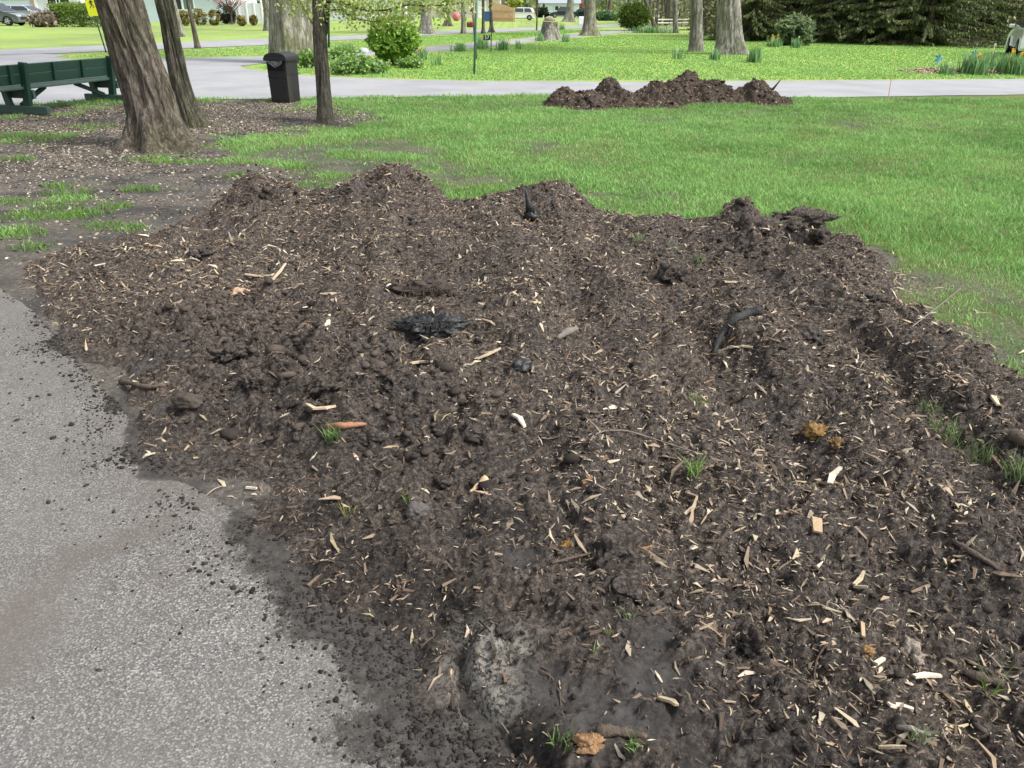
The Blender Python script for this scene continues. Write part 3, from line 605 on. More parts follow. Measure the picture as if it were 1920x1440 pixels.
mb = MB(); mb.tube([P3d(604, 62), P3d(609, 50), P3d(612, 30), P3d(613, 10), P3d(614, -30)], [m3 * 9, m3 * 8, m3 * 7, m3 * 6, m3 * 5], 14); mb.build('fork', B_slim, t3, smooth=True)
LE = []
def limb(pts, r0, r1, dys=None, nm='branch'):
    dys = dys or [0] * len(pts); P = [P3d(a, b, d) for (a, b), d in zip(pts, dys)]; mb = MB(); n = len(P)
    mb.tube(P, [r0 + (r1 - r0) * i / (n - 1) for i in range(n)], 8); mb.build(nm, M_twig, t3, smooth=True); LE.extend([(p[0], p[1], p[2]) for p in P[1:]])
    for a, b in zip(P[1:-1], P[2:]):
        for s in (.25, .5, .75, 1): LE.append(tuple(a.lerp(b, s)))
limb([(606, 4), (625, 2), (645, 5), (662, 12), (678, 18), (700, 20), (725, 19), (745, 13), (768, 9), (800, 11), (840, 9), (880, 4)], .022, .006, [0, -.1, -.15, -.2, -.3, -.4, -.5, -.6, -.7, -.8, -.9, -1])
limb([(611, 23), (622, 19), (640, 18), (650, 25), (662, 33), (685, 38), (705, 40), (725, 38), (745, 28)], .016, .004, [0, -.05, -.1, -.1, -.2, -.2, -.3, -.3, -.4])
limb([(586, 45), (577, 30), (570, 14), (562, 2), (556, -14)], .008, .003, [0, 0, .1, .1, .1])
limb([(640, 18), (655, 8), (662, 0), (668, -10)], .008, .004); limb([(700, 20), (688, 8), (676, -4)], .007, .003, [-.4, -.5, -.6]); limb([(705, 40), (722, 36), (748, 44), (770, 41)], .005, .002, [-.2, -.3, -.4, -.5])
limb([(745, 13), (760, 6), (776, -3), (800, -20)], .007, .003, [-.6, -.7, -.8, -.8]); limb([(800, 11), (815, 20), (835, 22), (850, 16)], .005, .002, [-.8, -.7, -.7, -.8]); limb([(655, -8), (700, -4), (750, -8), (800, -2), (860, -6)], .01, .004, [-.2, .3, .3, .2, 0])
E = np.array(LE); nL = 3600; i = rng.integers(len(E), size=nL); P = E[i] + rng.normal(size=(nL, 3)) * np.array([.15, .16, .085]); P[:, 2] += .05
V, q, c = leafquads(P, .052, [(.34, .46, .10), (.46, .56, .18), (.22, .34, .08), (.50, .50, .22)], droop=.6)
link('leaves', mkmesh('leaves', V, [q], c), M_leaf, t3)
# ------------------------------------------------------------------ bench
M_green = plain('green_paint', (.010, .040, .026), .55, .25, 9, .4, bump=.2, bs=60); M_greend = plain('green_paint_lit', (.045, .085, .066), .6, .35, 12, .4, bump=.3)  # second green is a paler copy, the lit seat tone put into its colour
P1 = g(57, 214); P2 = g(214, 191); ax = (P2 - P1); ax.z = 0; Lb = ax.length; rzb = math.atan2(ax.y, ax.x)
bt = thing('park_bench', 'dark green wooden plank bench seen from behind at the edge of the driveway', 'bench', P1, rzb); bt.scale = (1, 1, .9)
# local x runs along the bench, local -y is its rear side (towards the viewer)
SH = .44
for fx, nm in ((0.0, 'end_frame'), (Lb, 'end_frame')):
    fr = MB(); fr.box((fx, -.0, .07), (.09, .98, .14)); fr.build('skid', M_greend, bt, bev=.01).location = (0, .1, 0)
    mb = MB(); mb.bar((fx, .0, .12), (fx, -.10, .86), .075, .12); mb.build('rear_post', M_green, bt, bev=.008)
    mb = MB(); mb.bar((fx, .36, .12), (fx, .40, SH), .07, .11); mb.build('front_leg', M_greend, bt, bev=.008)
    mb = MB(); mb.box((fx + .07, .2, SH - .11), (.05, .62, .15)); mb.build('cross_bar', M_greend, bt, bev=.008)
    mb = MB(); mb.bar((fx + (.03 if fx == 0 else -.03), .16, .14), (fx + (.62 if fx == 0 else -.62), .2, SH - .04), .05, .07); mb.build('brace', M_green, bt, bev=.006)
for k in range(3): mb = MB(); mb.box((Lb / 2, .04 + k * .175, SH), (Lb + .95, .155, .05)); mb.build('seat_plank', M_greend, bt, bev=.012)
for k in range(2): mb = MB(); mb.box((Lb / 2, .0 - .022 * k, .585 + k * .165), (Lb + .85, .045, .16), Euler((.1, 0, 0)).to_matrix()); mb.build('back_plank', M_green, bt, bev=.012)
for k in (-.24, Lb * .33, Lb * .66, Lb + .24): mb = MB(); mb.bar((k, -.04, .53), (k, -.075, .83), .05, .05); mb.build('batten', M_green, bt, bev=.006)
# ------------------------------------------------------------------ trash bin
M_blk = plain('black_plastic', (.014, .014, .015), .38, .3, 8, .5); NTb = NT('bin_body', .45, .45)
n_ = NTb.noise(3.5, 5, .6, NTb.pos((1, 1, .35))); NTb.color(NTb.mix(NTb.ramp(n_, [(.5, 0.), (.8, 1.)]), (.013, .013, .013), (.05, .044, .038))); M_bin = NTb.m
M_bag = plain('bag_film', (.10, .11, .12), .25, .5, 30, .6, bump=1, bs=30)
pb = g(537, 191); tb = thing('trash_bin', 'black rectangular trash bin with arched lid and dark bag at the roadside', 'trash bin', pb, R(-17))
W, D, Hh = .40, .40, .74
mb = MB(); mb.box((0, 0, Hh / 2), (W, D, Hh), None, 1.0); o = mb.build('body', M_bin, tb, bev=.012)
for vx in o.data.vertices:
    k = .94 + .06 * vx.co.z / Hh; vx.co.x *= k; vx.co.y *= k
mb = MB(); mb.box((0, -D / 2 + .004, Hh * .30), (W * .8, .012, Hh * .46)); mb.box((0, -D / 2 - .003, Hh * .60), (W * .98, .012, .015)); mb.build('front_panel', M_blk, tb, bev=.004)
mb = MB(); mb.box((W / 2 + .0, 0, Hh * .66), (.012, D * .97, .012)); mb.build('side_rib', M_blk, tb)
mb = MB(); mb.box((0, 0, Hh + .0), (W + .07, D + .07, .06)); mb.build('rim', M_blk, tb, bev=.012)
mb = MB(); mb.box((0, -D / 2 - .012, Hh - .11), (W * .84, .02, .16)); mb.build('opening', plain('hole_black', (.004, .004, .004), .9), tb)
prof = [(-(W + .05) / 2, 0)] + [((W + .05) / 2 * -math.cos(a * math.pi / 12), .085 * math.sin(a * math.pi / 12)) for a in range(1, 12)] + [((W + .05) / 2, 0)]
mb = MB(); mb.prism(prof, -(D + .05) / 2, (D + .05) / 2); mb.build('lid', M_blk, tb, (0, 0, Hh + .028), bev=.008)
V = []; Fb = []
for i in range(9):
    for j in range(5): V.append((-.15 + .3 * i / 8, -D / 2 - .028 - .02 * random.random(), Hh - .035 - j * .028 * (1 - abs(i - 4) / 6) + .008 * random.random()))
for i in range(8):
    for j in range(4): Fb.append((i * 5 + j, (i + 1) * 5 + j, (i + 1) * 5 + j + 1, i * 5 + j + 1))
mb = MB(); mb.add(V, Fb); mb.build('bag', M_bag, tb)
# ------------------------------------------------------------------ far heap
HP = [(g(1060, 196), .30, .38, .6), (g(1100, 197), .30, .5, .6), (g(1143, 186), .40, .30, .35), (g(1180, 192), .28, .5, .6), (g(1225, 190), .42, .4, .5), (g(1280, 186), .56, .50, .5), (g(1330, 188), .42, .5, .5), (g(1262, 190), .35, .5, .6), (g(1318, 189), .40, .4, .5), (g(1360, 190), .24, .5, .6), (g(1414, 190), .42, .42, .45), (g(1440, 194), .22, .45, .5), (g(1130, 200), .16, .7, .35), (g(1200, 200), .16, 1, .3)]
pc = g(1250, 191); X, Y = np.meshgrid(np.arange(-3.4, 3.4, .018), np.arange(-1.6, 1.6, .018)); wx, wy = X + pc.x, Y + pc.y; Zf = 0 * X
for p, h, rx, ry in HP: Zf = np.maximum(Zf, h * .93 * np.exp(-(((wx - p.x) / rx) ** 2 + ((wy - p.y) / ry) ** 2) ** 1.25))
f1, r1 = worley(X, Y, .16, 0); f2, r2 = worley(X, Y, .07, 3)
k = ss(Zf, .03, .15); Zf = Zf + k * (.12 * fbm(X, Y, 2.4, 4, 1) + .05 * fbm(X, Y, 9, 4, 3) + .05 * np.sqrt(np.clip(1 - (f1 / .62) ** 2, 0, 1)) * (r1 > .5) + .025 * np.sqrt(np.clip(1 - (f2 / .62) ** 2, 0, 1)) * (r2 > .35)) - .07 - .03 * fbm(X, Y, 3, 2, 6)
q = gridfaces(*X.shape, keep=(Zf > -.03)); V, q, a_ = compact(np.stack([X, Y, Zf], -1).reshape(-1, 3), q, {'clay': 0 * X.ravel(), 'pale': 0 * X.ravel()})
th = thing('mulch_pile', 'lumpy brown heap of mulch with three peaks on the lawn by the driveway', 'soil heap', pc, 0, 'heaps of soil and mulch')
M_soilw = plain('soil_warm', (.058, .046, .037), .95, .85, 22, .15, bump=1, bs=60); link('heap', mkmesh('heap', V, [q], smooth=True, attrs=a_), M_soilw, th)
sel = V[rng.integers(len(V), size=9000)]; sel = sel[sel[:, 2] > .0]; n = len(sel); L = .02 + .035 * rng.random(n)
c = np.array([[.5, .40, .28], [.12, .085, .06], [.06, .042, .03], [.26, .18, .12]])[rng.choice(4, n, p=[.13, .37, .3, .2])] * (.6 + .5 * rng.random((n, 1)))
o = chips('chips', sel[:, 0], sel[:, 1], sel[:, 2] + .006, L, L * .3, L * .12, c, .5, M_chip); o.parent = th; tag(o, kind='stuff')
i = rng.integers(len(V), size=1500); i = i[V[i, 2] > .02]; n = len(i); r_ = np.clip(.013 * np.exp(.55 * rng.normal(size=n)), .006, .05)
o = clods('crumbs', V[i, 0], V[i, 1], V[i, 2] + r_ * .2, r_, np.array([.045, .036, .03]) * (.4 + 1.1 * rng.random((n, 1))), M_clod, 1); o.parent = th; tag(o, kind='stuff')
mb = MB(); p = g(1437, 188) - pc; mb.tube([p + Vector((-.12, -.25, .12)), p + Vector((.02, -.27, .24)), p + Vector((.12, -.3, .40))], [.03, .025, .01], 8); o = mb.build('stick', plain('wet_wood', (.03, .024, .02), .7), th, smooth=True)
# ------------------------------------------------------------------ debris lying on the near heap
def onz(u, v):
    z = .1
    for _ in range(6): p = g(u, v, z); z = .5 * z + .5 * float(max(mound(np.array([p.x]), np.array([p.y]))[0][0], surf(np.array([p.x]), np.array([p.y]))[0]))
    return g(u, v, z)
M_tan = colmat('fresh_wood', .7, .2, .5); M_char = plain('charred', (.03, .03, .031), .7, .6, 40, .3, bump=.9, bs=60); M_black = plain('wet_black', (.018, .019, .02), .5, .6, 25, .5, bump=.6, bs=50)
M_grey = plain('weathered', (.17, .15, .13), .85, .4, 30, .2, bump=.6, bs=70); M_root = plain('root_brown', (.10, .078, .062), .9, .7, 45, .2, bump=1, bs=80); M_orange = plain('split_orange', (.27, .14, .085), .75, .35, 40, .2, bump=.5)
def lump(name, label, cat, u, v, wpx, hpx, mat, lift=.25, seed=1, flat=.6, rot=0, amp=.25, group=None, sub=4, fiber=0, crumb=1.0):
    p = onz(u, v); m = mpx(p); V, Fc = ico(sub); rs = np.random.default_rng(seed); ph = rs.random(6) * 9
    nz = np.zeros(len(V))
    for i_, v_ in enumerate(V):
        q_ = Vector(v_) + Vector(ph[:3]) * 3; nz[i_] = .9 * MN.fractal(q_ * 1.2, 1, 2, 3) + .5 * (.45 - MN.voronoi(q_ * 2.6)[0][0]) + .35 * (.45 - MN.voronoi(q_ * 6)[0][0]) + .3 * MN.fractal(q_ * 8, 1, 2, 2)
    nz *= crumb
    if fiber: nz = nz + fiber * (1 - 2 * np.abs(fbm(V[:, 0] * 2, V[:, 1] * 12 + V[:, 2] * 9, 1, 3, seed + 2)))
    V = V * (1 + amp * nz)[:, None] * np.array([wpx * m / 2, wpx * m * flat / 2, hpx * m * .55])
    V = V @ np.array(Matrix.Rotation(-rot, 3, 'Z'))
    o = link(name, mkmesh(name, V, [Fc], np.tile([[.5, .38, .25]], (len(V), 1)), smooth=True), mat, None, p + Vector((0, 0, hpx * m * lift))); tag(o, label, cat, group); return o
def stick(name, label, cat, pts, r, mat, lift=.6, n=10, group=None, bumpy=.0):
    P = [onz(u, v) for u, v in pts]; b = P[0]; rr = r if hasattr(r, '__len__') else [r] * len(P)
    Q = []; RR = []
    for i in range(len(P) - 1):
        for s in range(4):
            t_ = s / 4; Q.append(P[i].lerp(P[i + 1], t_)); RR.append(rr[i] + (rr[i + 1] - rr[i]) * t_)
    Q.append(P[-1]); RR.append(rr[-1])
    Q2 = [Q[0]] + [(Q[i - 1] + 2 * Q[i] + Q[i + 1]) / 4 for i in range(1, len(Q) - 1)] + [Q[-1]]
    RR = [a * (1 + bumpy * random.uniform(-1, 1)) for a in RR]
    mb = MB(); mb.tube([q_ - b + Vector((0, 0, a * lift)) for q_, a in zip(Q2, RR)], RR, n); o = mb.build(name, mat, None, b, smooth=True); tag(o, label, cat, group); return o
stick('curved_stick', 'thick black curved stick lying on the right of the near heap', 'stick', [(1338, 668), (1345, 650), (1356, 628), (1376, 608), (1400, 598), (1424, 592)], [.010, .015, .017, .022, .024, .028], M_char, 1.2, bumpy=.12)
stick('short_stick', 'short grey black stick near the middle of the near heap', 'stick', [(1044, 638), (1062, 630), (1082, 620)], [.009, .018, .014], M_grey, 1, bumpy=.15)
stick('bark_stick', 'reddish brown twig just above the small grass tuft', 'twig', [(610, 803), (640, 806), (665, 802), (686, 799)], [.009, .013, .011, .006], M_orange, 1.2, bumpy=.15)
stick('bark_stick', 'long muddy twig lying across the asphalt edge on the left', 'twig', [(228, 719), (250, 722), (275, 730), (300, 727), (318, 722)], [.014, .010, .012, .01, .006], M_root, .8, bumpy=.2)
stick('thin_wire', 'thin curved grey twig arching over the soil above the pale grass tuft', 'twig', [(1105, 835), (1112, 820), (1135, 811), (1175, 811), (1220, 825), (1270, 842), (1335, 862)], .0032, M_grey, 3, 6)
stick('long_stick', 'long dark straight stick at the lower right of the near heap', 'stick', [(1785, 1018), (1820, 1040), (1860, 1063), (1898, 1095)], [.007, .009, .008, .006], M_root, 1.2, bumpy=.15)
stick('dark_twig', 'dark twig lying between the two grey clay patches', 'twig', [(1035, 1058), (1070, 1050), (1124, 1035)], [.003, .0045, .003], M_root, 1.5)
stick('forked_root', 'thin pale forked root standing out near the bottom right', 'root', [(1530, 1315), (1526, 1270), (1530, 1240), (1545, 1215), (1558, 1205)], [.0018, .0025, .003, .0035, .003], M_root, 1.5, 6)
stick('pale_stick', 'pale peeled stick near the bottom edge on the right', 'stick', [(1680, 1366), (1710, 1372), (1742, 1381)], [.005, .007, .005], M_grey, 1.2, 6, bumpy=.15)
stick('long_twig', 'long bare twig reaching from the heap onto the grass at the right', 'twig', [(1700, 625), (1735, 597), (1770, 570), (1800, 545)], .004, M_grey, 4, 6)
stick('log_piece', 'stub of sawn brown wood at the right edge of the heap', 'wood', [(1893, 826), (1915, 836), (1945, 848)], [.026, .026, .024], M_root, 1, bumpy=.06)
lump('muddy_log', 'mud coated stub of wood with a splintered pale end', 'wood', 932, 893, 80, 34, M_soil, .15, 3, .42, .62, .7)
stick('splintered_end', 'splintered tan wood tip sticking out below the mud coated stub', 'wood', [(880, 925), (896, 915), (912, 905)], [.003, .010, .016], plain('tan_wood', (.42, .31, .19), .8, .4, 60), 1, bumpy=.2)
M_tw = plain('tan_stone', (.36, .25, .16), .8, .6, 40, .3, bump=.4); lump('wood_block', 'rounded tan block of wood on the left part of the heap', 'wood', 449, 555, 34, 20, M_tw, .15, 5, .7, .3, .5)
def rag(name, label, u, v, wpx, hpx, seed, hair=520, mat=M_black, flat=.62):
    o = lump(name, label, 'clump', u, v, wpx, hpx, mat, .05, seed, flat, .15, .9, None, 5, .15); w_ = wpx * mpx(o.location) / 2
    mb = MB(); rs = random.Random(seed)
    for i in range(hair):
        a = rs.uniform(0, 6.28); r0 = rs.uniform(.3, .85); z = w_ * .38 * math.sqrt(max(0, 1 - r0 * r0)); p = Vector((w_ * r0 * math.cos(a), w_ * flat * r0 * math.sin(a), z)); b_ = a + rs.uniform(-1.4, 1.4); l = w_ * rs.uniform(.12, .6)
        mb.tube([p, p + Vector((l * math.cos(b_) * .6, l * math.sin(b_) * .5, rs.uniform(0, .15) * l + .003)), p + Vector((l * math.cos(b_), l * math.sin(b_) * .8, -.25 * l))], [.003, .002, .001], 4, False)
    h = mb.build('strands', mat, o, smooth=True); return o
rag('fibrous_clump', 'wet black stringy clump in the centre left of the heap', 812, 615, 94, 38, 4)
rag('fibrous_clump', 'dull brown stringy clump just behind the wet black clump', 797, 552, 96, 36, 9, 420, plain('dull_fibre', (.06, .048, .04), .9, .5, 30, .2, bump=.6))
lump('black_bag_scrap', 'small black lump low in the centre of the heap below the stringy clump', 'clump', 978, 694, 40, 26, M_black, .3, 6, .8, .4, .35)
bb = lump('knotted_bag', 'black knotted plastic bag standing upright near the far rim of the heap', 'bag', 995, 412, 26, 20, M_black, .35, 8, .9, 0, .25)
mb = MB(); mb.tube([(0, 0, .02), (-.02, 0, .10), (-.035, .0, .16), (-.04, 0, .20)], [.04, .02, .009, .004], 10); mb.build('neck', M_black, bb, smooth=True)
lump('rock', 'rounded dark grey rock beside a sprig of grass', 'rock', 782, 960, 42, 32, plain('rock_grey', (.085, .078, .072), .85, .6, 18, .3, bump=.8), .1, 2, .85, .3, .4)
lump('soil_clod', 'big lone wet clod close to the asphalt on the left', 'clod', 352, 758, 62, 28, M_clod, .25, 7, .6, -.2, .35).data.materials[0] = plain('clod_dark', (.062, .051, .043), .9, .6, 20, .2, bump=.8)
M_cd = M_soil
for k, (u, v, w_, h_, lb) in enumerate([(432, 662, 60, 30, 'flat clod of earth high in the field of lumps'), (740, 716, 66, 34, 'broad clod of earth right of the field of lumps'), (700, 822, 60, 34, 'clod of earth right of the small grass tuft'), (1160, 1030, 120, 60, 'large crumbly mass of earth right of the dark twig'), (480, 716, 60, 34, 'clod of earth at the upper left of the field of lumps'), (610, 725, 70, 34, 'wide clod of earth under the pale splinter'),
    (1180, 1105, 90, 34, 'flat slab of earth right of the bluish clay patch'), (850, 1160, 44, 32, 'dark clod of earth above the pale crumbled patch'), (945, 1180, 56, 26, 'small clod of earth with a pale stone beside it'), (1410, 1210, 60, 50, 'round clod of earth left of the thin forked root'), (1460, 1290, 44, 40, 'knobbly clod of earth below and left of the forked root'), (1520, 630, 70, 30, 'dark clod right of the black curved stick'), (1410, 440, 90, 60, 'dark crumbling clod under the highest point at the far right rim'), (1270, 520, 80, 44, 'dark clod of earth near the two pale grass blades'), (1620, 560, 90, 26, 'low clod of earth on the pale right hand ridge'), (400, 610, 34, 18, 'small dark clod on the left slope of the heap'), (380, 475, 60, 24, 'dark hollowed clod left of the left hand peak'), (830, 905, 44, 30, 'rough clod of earth left of the mud coated stub')]):
    lump('soil_clod', lb, 'clod', u, v, w_ * .85, h_ * .85, M_cd, .08, k + 20, .75, k * 1.3, .75, 'clods of earth on the near heap')
# dark crumbling lip at the far right of the heap
M_lip = M_soil
lump('sod_lump', 'dark overhanging lip of sod on the far right rim of the heap', 'sod', 1498, 425, 92, 34, M_lip, .35, 31, .5, -.15, .9)
lump('sod_lump', 'small dark knob of sod on the far rim left of the overhanging lip', 'sod', 1384, 404, 48, 34, M_lip, .2, 32, .8, 0, .9)
lump('sod_lump', 'dark sod block at the right end of the overhanging lip', 'sod', 1538, 446, 36, 26, M_lip, .2, 33, .8, 0, .9)
# individual pale splinters
PC = {'c': (.50, .41, .28), 't': (.36, .27, .17), 'w': (.60, .54, .43), 'o': (.30, .17, .08), 'y': (.42, .3, .12)}
def splinter(label, pts, w_, col='c', cat='wood chip'):
    P = [onz(u, v) for u, v in pts]; b = P[0]; mb = MB(); n = len(P); V = []; Fc = []
    for i, p in enumerate(P):
        t_ = (P[min(i + 1, n - 1)] - P[max(0, i - 1)]).normalized(); s = t_.cross(Vector((0, 0, 1))).normalized(); ww = w_ * (.35 + .65 * math.sin(math.pi * (i + .6) / n))
        for a, h in ((-1, .0), (-.9, .006), (.8, .009), (1, .001)): V.append(p - b + s * a * ww / 2 + Vector((0, 0, h + .004 + .003 * i)))
    for i in range(n - 1):
        for j in range(4): Fc.append((i * 4 + j, i * 4 + (j + 1) % 4, i * 4 + 4 + (j + 1) % 4, i * 4 + 4 + j))
    Fc += [(3, 2, 1, 0), tuple(n * 4 - 4 + j for j in range(4))]; mb.add(V, Fc)
    k = 'splinter_' + col; mt = bpy.data.materials.get(k) or plain(k, PC[col], .8, .35, 90, .2, bump=.4, bs=120)
    o = mb.build('wood_splinter', mt, None, b); tag(o, label, cat, 'single large splinters on the near heap'); return o
for a in [('long pale splinter at the heap centre, crossed by a shorter one', [(962, 551), (980, 566), (1000, 572), (1018, 573)], .026), ('short pale splinter crossing the long one at the heap centre', [(1005, 552), (1006, 570), (1010, 588)], .016),
    ('chunky white splinter with a ragged end in the middle foreground', [(962, 780), (975, 788), (984, 806)], .026, 'w'), ('broad flat pale splinter below the stringy black clump', [(768, 684), (788, 682), (810, 683)], .026), ('orange tan splinter right of the broad flat pale splinter', [(836, 692), (850, 684)], .03, 't'),
    ('pale flat splinter left of the red brown twig', [(575, 760), (590, 770), (612, 770), (630, 768)], .022), ('curled pale splinter on the left pale ridge', [(460, 516), (480, 520), (512, 520)], .022), ('long bent pale splinter rising from the curled one', [(512, 526), (525, 512), (536, 498)], .02),
    ('pale leaf like splinter standing upright left of the black clump', [(608, 625), (614, 610), (618, 595)], .03, 'w'), ('yellowish torn splinter left of the centre', [(895, 675), (915, 668), (938, 658)], .02), ('grey brown blocky chip on the right foreground', [(1530, 975), (1532, 1003)], .042, 't'),
    ('pale torn splinter in the right foreground pointing up left', [(1555, 910), (1560, 895), (1575, 882)], .026, 'w'), ('L shaped pale splinter near the lower right', [(1600, 1100), (1612, 1090), (1618, 1078)], .014), ('foot of the L shaped pale splinter', [(1600, 1103), (1625, 1106)], .012),
    ('ragged white splinter by the bottom right lump', [(1712, 1272), (1735, 1270), (1762, 1274)], .018, 'w'), ('stubby tan upright splinter left of the bottom right lump', [(1616, 1172), (1617, 1200)], .015, 't'), ('pale splinter lying below the pale spongy lump', [(1640, 1248), (1655, 1240)], .016, 'w'),
    ('long white splinter at the right edge of the foreground', [(1858, 732), (1862, 750), (1870, 765)], .026), ('thin pale splinter at the bottom right', [(1646, 1405), (1670, 1406), (1696, 1408)], .010), ('pale wide splinter near the bottom right corner', [(1665, 1325), (1690, 1330), (1710, 1338)], .018, 'w'),
    ('small bright splinter beside the grass blades on the right', [(1282, 968), (1300, 955), (1306, 938)], .012), ('pale curl right of the curved black stick', [(1368, 655), (1390, 652), (1410, 656)], .022), ('orange torn chip under the curved black stick', [(1365, 643), (1378, 636)], .03, 'o'), ('small orange bark chip right of the mud coated stub', [(1092, 908), (1110, 898)], .02, 'o'),
    ('long orange splinter near the right clay patch', [(1180, 1040), (1205, 1034), (1222, 1030)], .010, 'o'), ('cream chip lying alone by the asphalt edge', [(462, 917), (482, 920)], .014, 'w'), ('pale torn chip left of the clay patch at the bottom', [(1235, 1312), (1260, 1320), (1268, 1330)], .018), ('pale root piece lying at the far left of the heap', [(178, 500), (198, 497)], .022, 'w'),
    ('pale shard high on the left ridge', [(326, 494), (345, 498)], .026), ('white shard near the right rim of the heap', [(1424, 598), (1440, 592), (1452, 588)], .03), ('pale shard on the far right ridge', [(1358, 530), (1380, 532)], .03)]:
    splinter(*a)
# orange spongy wood and the torn root at the bottom
def spongy(label, u, v, wpx, hpx, col, seed, cat='wood'):
    o = lump('rotten_wood', label, cat, u, v, wpx * .8, hpx * .8, plain('spongy%d' % seed, (col[0] * .52, col[1] * .52, col[2] * .56), .85, .7, 70, .2, bump=1, bs=90), .1, seed, .8, seed, .95, None, 4, .4); w_ = wpx * mpx(o.location) / 2; mb = MB(); rs = random.Random(seed)
    for i in range(40):
        a = rs.uniform(0, 6.28); p = Vector((math.cos(a), math.sin(a) * .8, .3)) * w_ * rs.uniform(.2, .8); b_ = a + rs.uniform(-.8, .8); mb.tube([p, p + Vector((math.cos(b_), math.sin(b_), .3)) * w_ * rs.uniform(.3, .6)], [w_ * .06, w_ * .015], 4)
    mb.build('fibres', o.data.materials[0], o)
spongy('clump of torn yellow brown wood fibre on the right of the heap', 1535, 812, 48, 26, (.45, .28, .10), 41); spongy('smaller torn yellow fibre clump right of the larger one', 1568, 832, 28, 16, (.42, .27, .12), 42)
spongy('knobbly cream coloured lump of rotten wood at the lower right', 1705, 1232, 46, 44, (.50, .43, .33), 43); spongy('bright orange torn root end at the bottom centre', 1105, 1395, 50, 30, (.48, .29, .14), 44); spongy('orange crumb of rotten wood above the clay patch', 1062, 1025, 26, 16, (.45, .26, .09), 45); spongy('orange rotten wood crumb below the stubby splinter', 1622, 1222, 26, 18, (.5, .30, .12), 46)
stick('torn_root', 'mud coated root running right from the bright orange torn end', 'root', [(1120, 1378), (1150, 1374), (1180, 1378), (1212, 1384)], [.016, .013, .011, .006], M_root, .6, bumpy=.15)
stick('bark_slab', 'dark rough slab of bark at the right bottom of the heap', 'bark', [(1805, 1262), (1840, 1275), (1880, 1285)], [.006, .014, .010], M_root, .5, bumpy=.35)
stick('bark_strip', 'curved red brown strip of bark along the trench at the bottom', 'bark', [(1010, 1256), (1035, 1270), (1050, 1300), (1052, 1330)], [.001, .003, .0025, .001], M_root, .8, 6, bumpy=.3)
# grass tufts on bare soil
def tuft(label, u, v, n, h, sp, col=(.15, .23, .08), w_=.004, group='grass tufts growing on bare soil', lean=.9):
    p = onz(u, v); a = rng.random(n) * 6.283; r = sp * rng.random(n) ** .6
    P = np.stack([r * np.cos(a), r * np.sin(a), 0 * a], -1); c = np.array(col) * (.6 + .7 * rng.random((n, 1)))
    o = blades('grass_tuft', P, h * (.5 + .6 * rng.random(n)), w_ * (.7 + .6 * rng.random(n)), c, lean, M_grass); o.location = p; tag(o, label, 'grass tuft', group)
for a in [('bright tuft of grass below the red brown twig', 625, 826, 90, .07, .035), ('loose pale green tangle of grass right of centre', 1300, 890, 45, .085, .03, (.22, .36, .10)), ('sprig of grass left of the rounded grey rock', 762, 944, 16, .05, .012), ('yellowish sprig of grass at the foot of the left slope', 655, 965, 12, .05, .02, (.3, .3, .1)),
    ('small tuft of grass in the trench edge at the bottom', 1055, 1395, 40, .035, .025), ('leafy tuft right of the torn root at the bottom', 1190, 1405, 46, .03, .018), ('faint tuft under the bluish clay patch', 1175, 1160, 18, .035, .02, (.2, .26, .13)), ('single bent blade of grass in the clay', 1112, 1225, 5, .03, .006, (.25, .33, .12)),
    ('tall thin blades at the right bottom of the heap', 1858, 1302, 8, .09, .02, (.2, .36, .06)), ('grass tuft at the right edge of the heap', 1905, 895, 60, .09, .05), ('straggling grass running up the right edge', 1840, 850, 90, .07, .12), ('upper end of the straggling grass on the right', 1765, 815, 60, .08, .07), ('small grass sprig on the right slope', 1740, 770, 30, .06, .06), ('faint grass sprig at the heap middle right', 1310, 755, 26, .05, .05, (.2, .28, .1)),
    ('thin green blades near the pale patch on the far slope', 1195, 455, 26, .08, .04, (.25, .33, .14)), ('pale leaf blades standing right of the far slope', 1268, 475, 14, .12, .03, (.25, .33, .22)), ('green weed on the right shoulder of the heap', 1310, 495, 30, .07, .06), ('thin pale tuft near the bottom right', 1720, 1385, 18, .05, .02, (.3, .36, .2)), ('small sprig right of the lower clay patch', 1140, 1190, 6, .03, .006, (.3, .35, .12))]: tuft(*a)
k = 0
for u, v, s_ in [(35, 440, 1), (60, 408, 1.2), (110, 385, 1), (125, 362, 1.1), (165, 400, 1), (190, 425, .8), (265, 356, 1), (245, 430, .7), (220, 388, .7), (105, 350, .6), (60, 466, .7), (20, 380, .8), (300, 240, 1.2), (175, 238, 1.6), (330, 305, 1), (280, 300, 1.4), (450, 330, .8), (590, 350, 1), (560, 318, .7), (30, 300, 1), (120, 405, 1.2)]:
    p = onz(u, v); n = int(170 * s_); sp = .16 * s_; a = rng.random(n) * 6.283; r = sp * rng.random(n) ** .6; P = np.stack([r * np.cos(a) * 1.5, r * np.sin(a), 0 * a], -1)
    o = blades('grass_tuft', P, .06 * (.5 + .6 * rng.random(n)), .006 * (.7 + .6 * rng.random(n)), np.array([.14, .29, .05]) * (.6 + .7 * rng.random((n, 1))), .8, M_grass); o.location = p - Vector((0, 0, .005))
    tag(o, 'clump of green grass growing through the bare litter under the leaning trees', 'grass tuft', 'grass clumps on the bare ground under the trees')
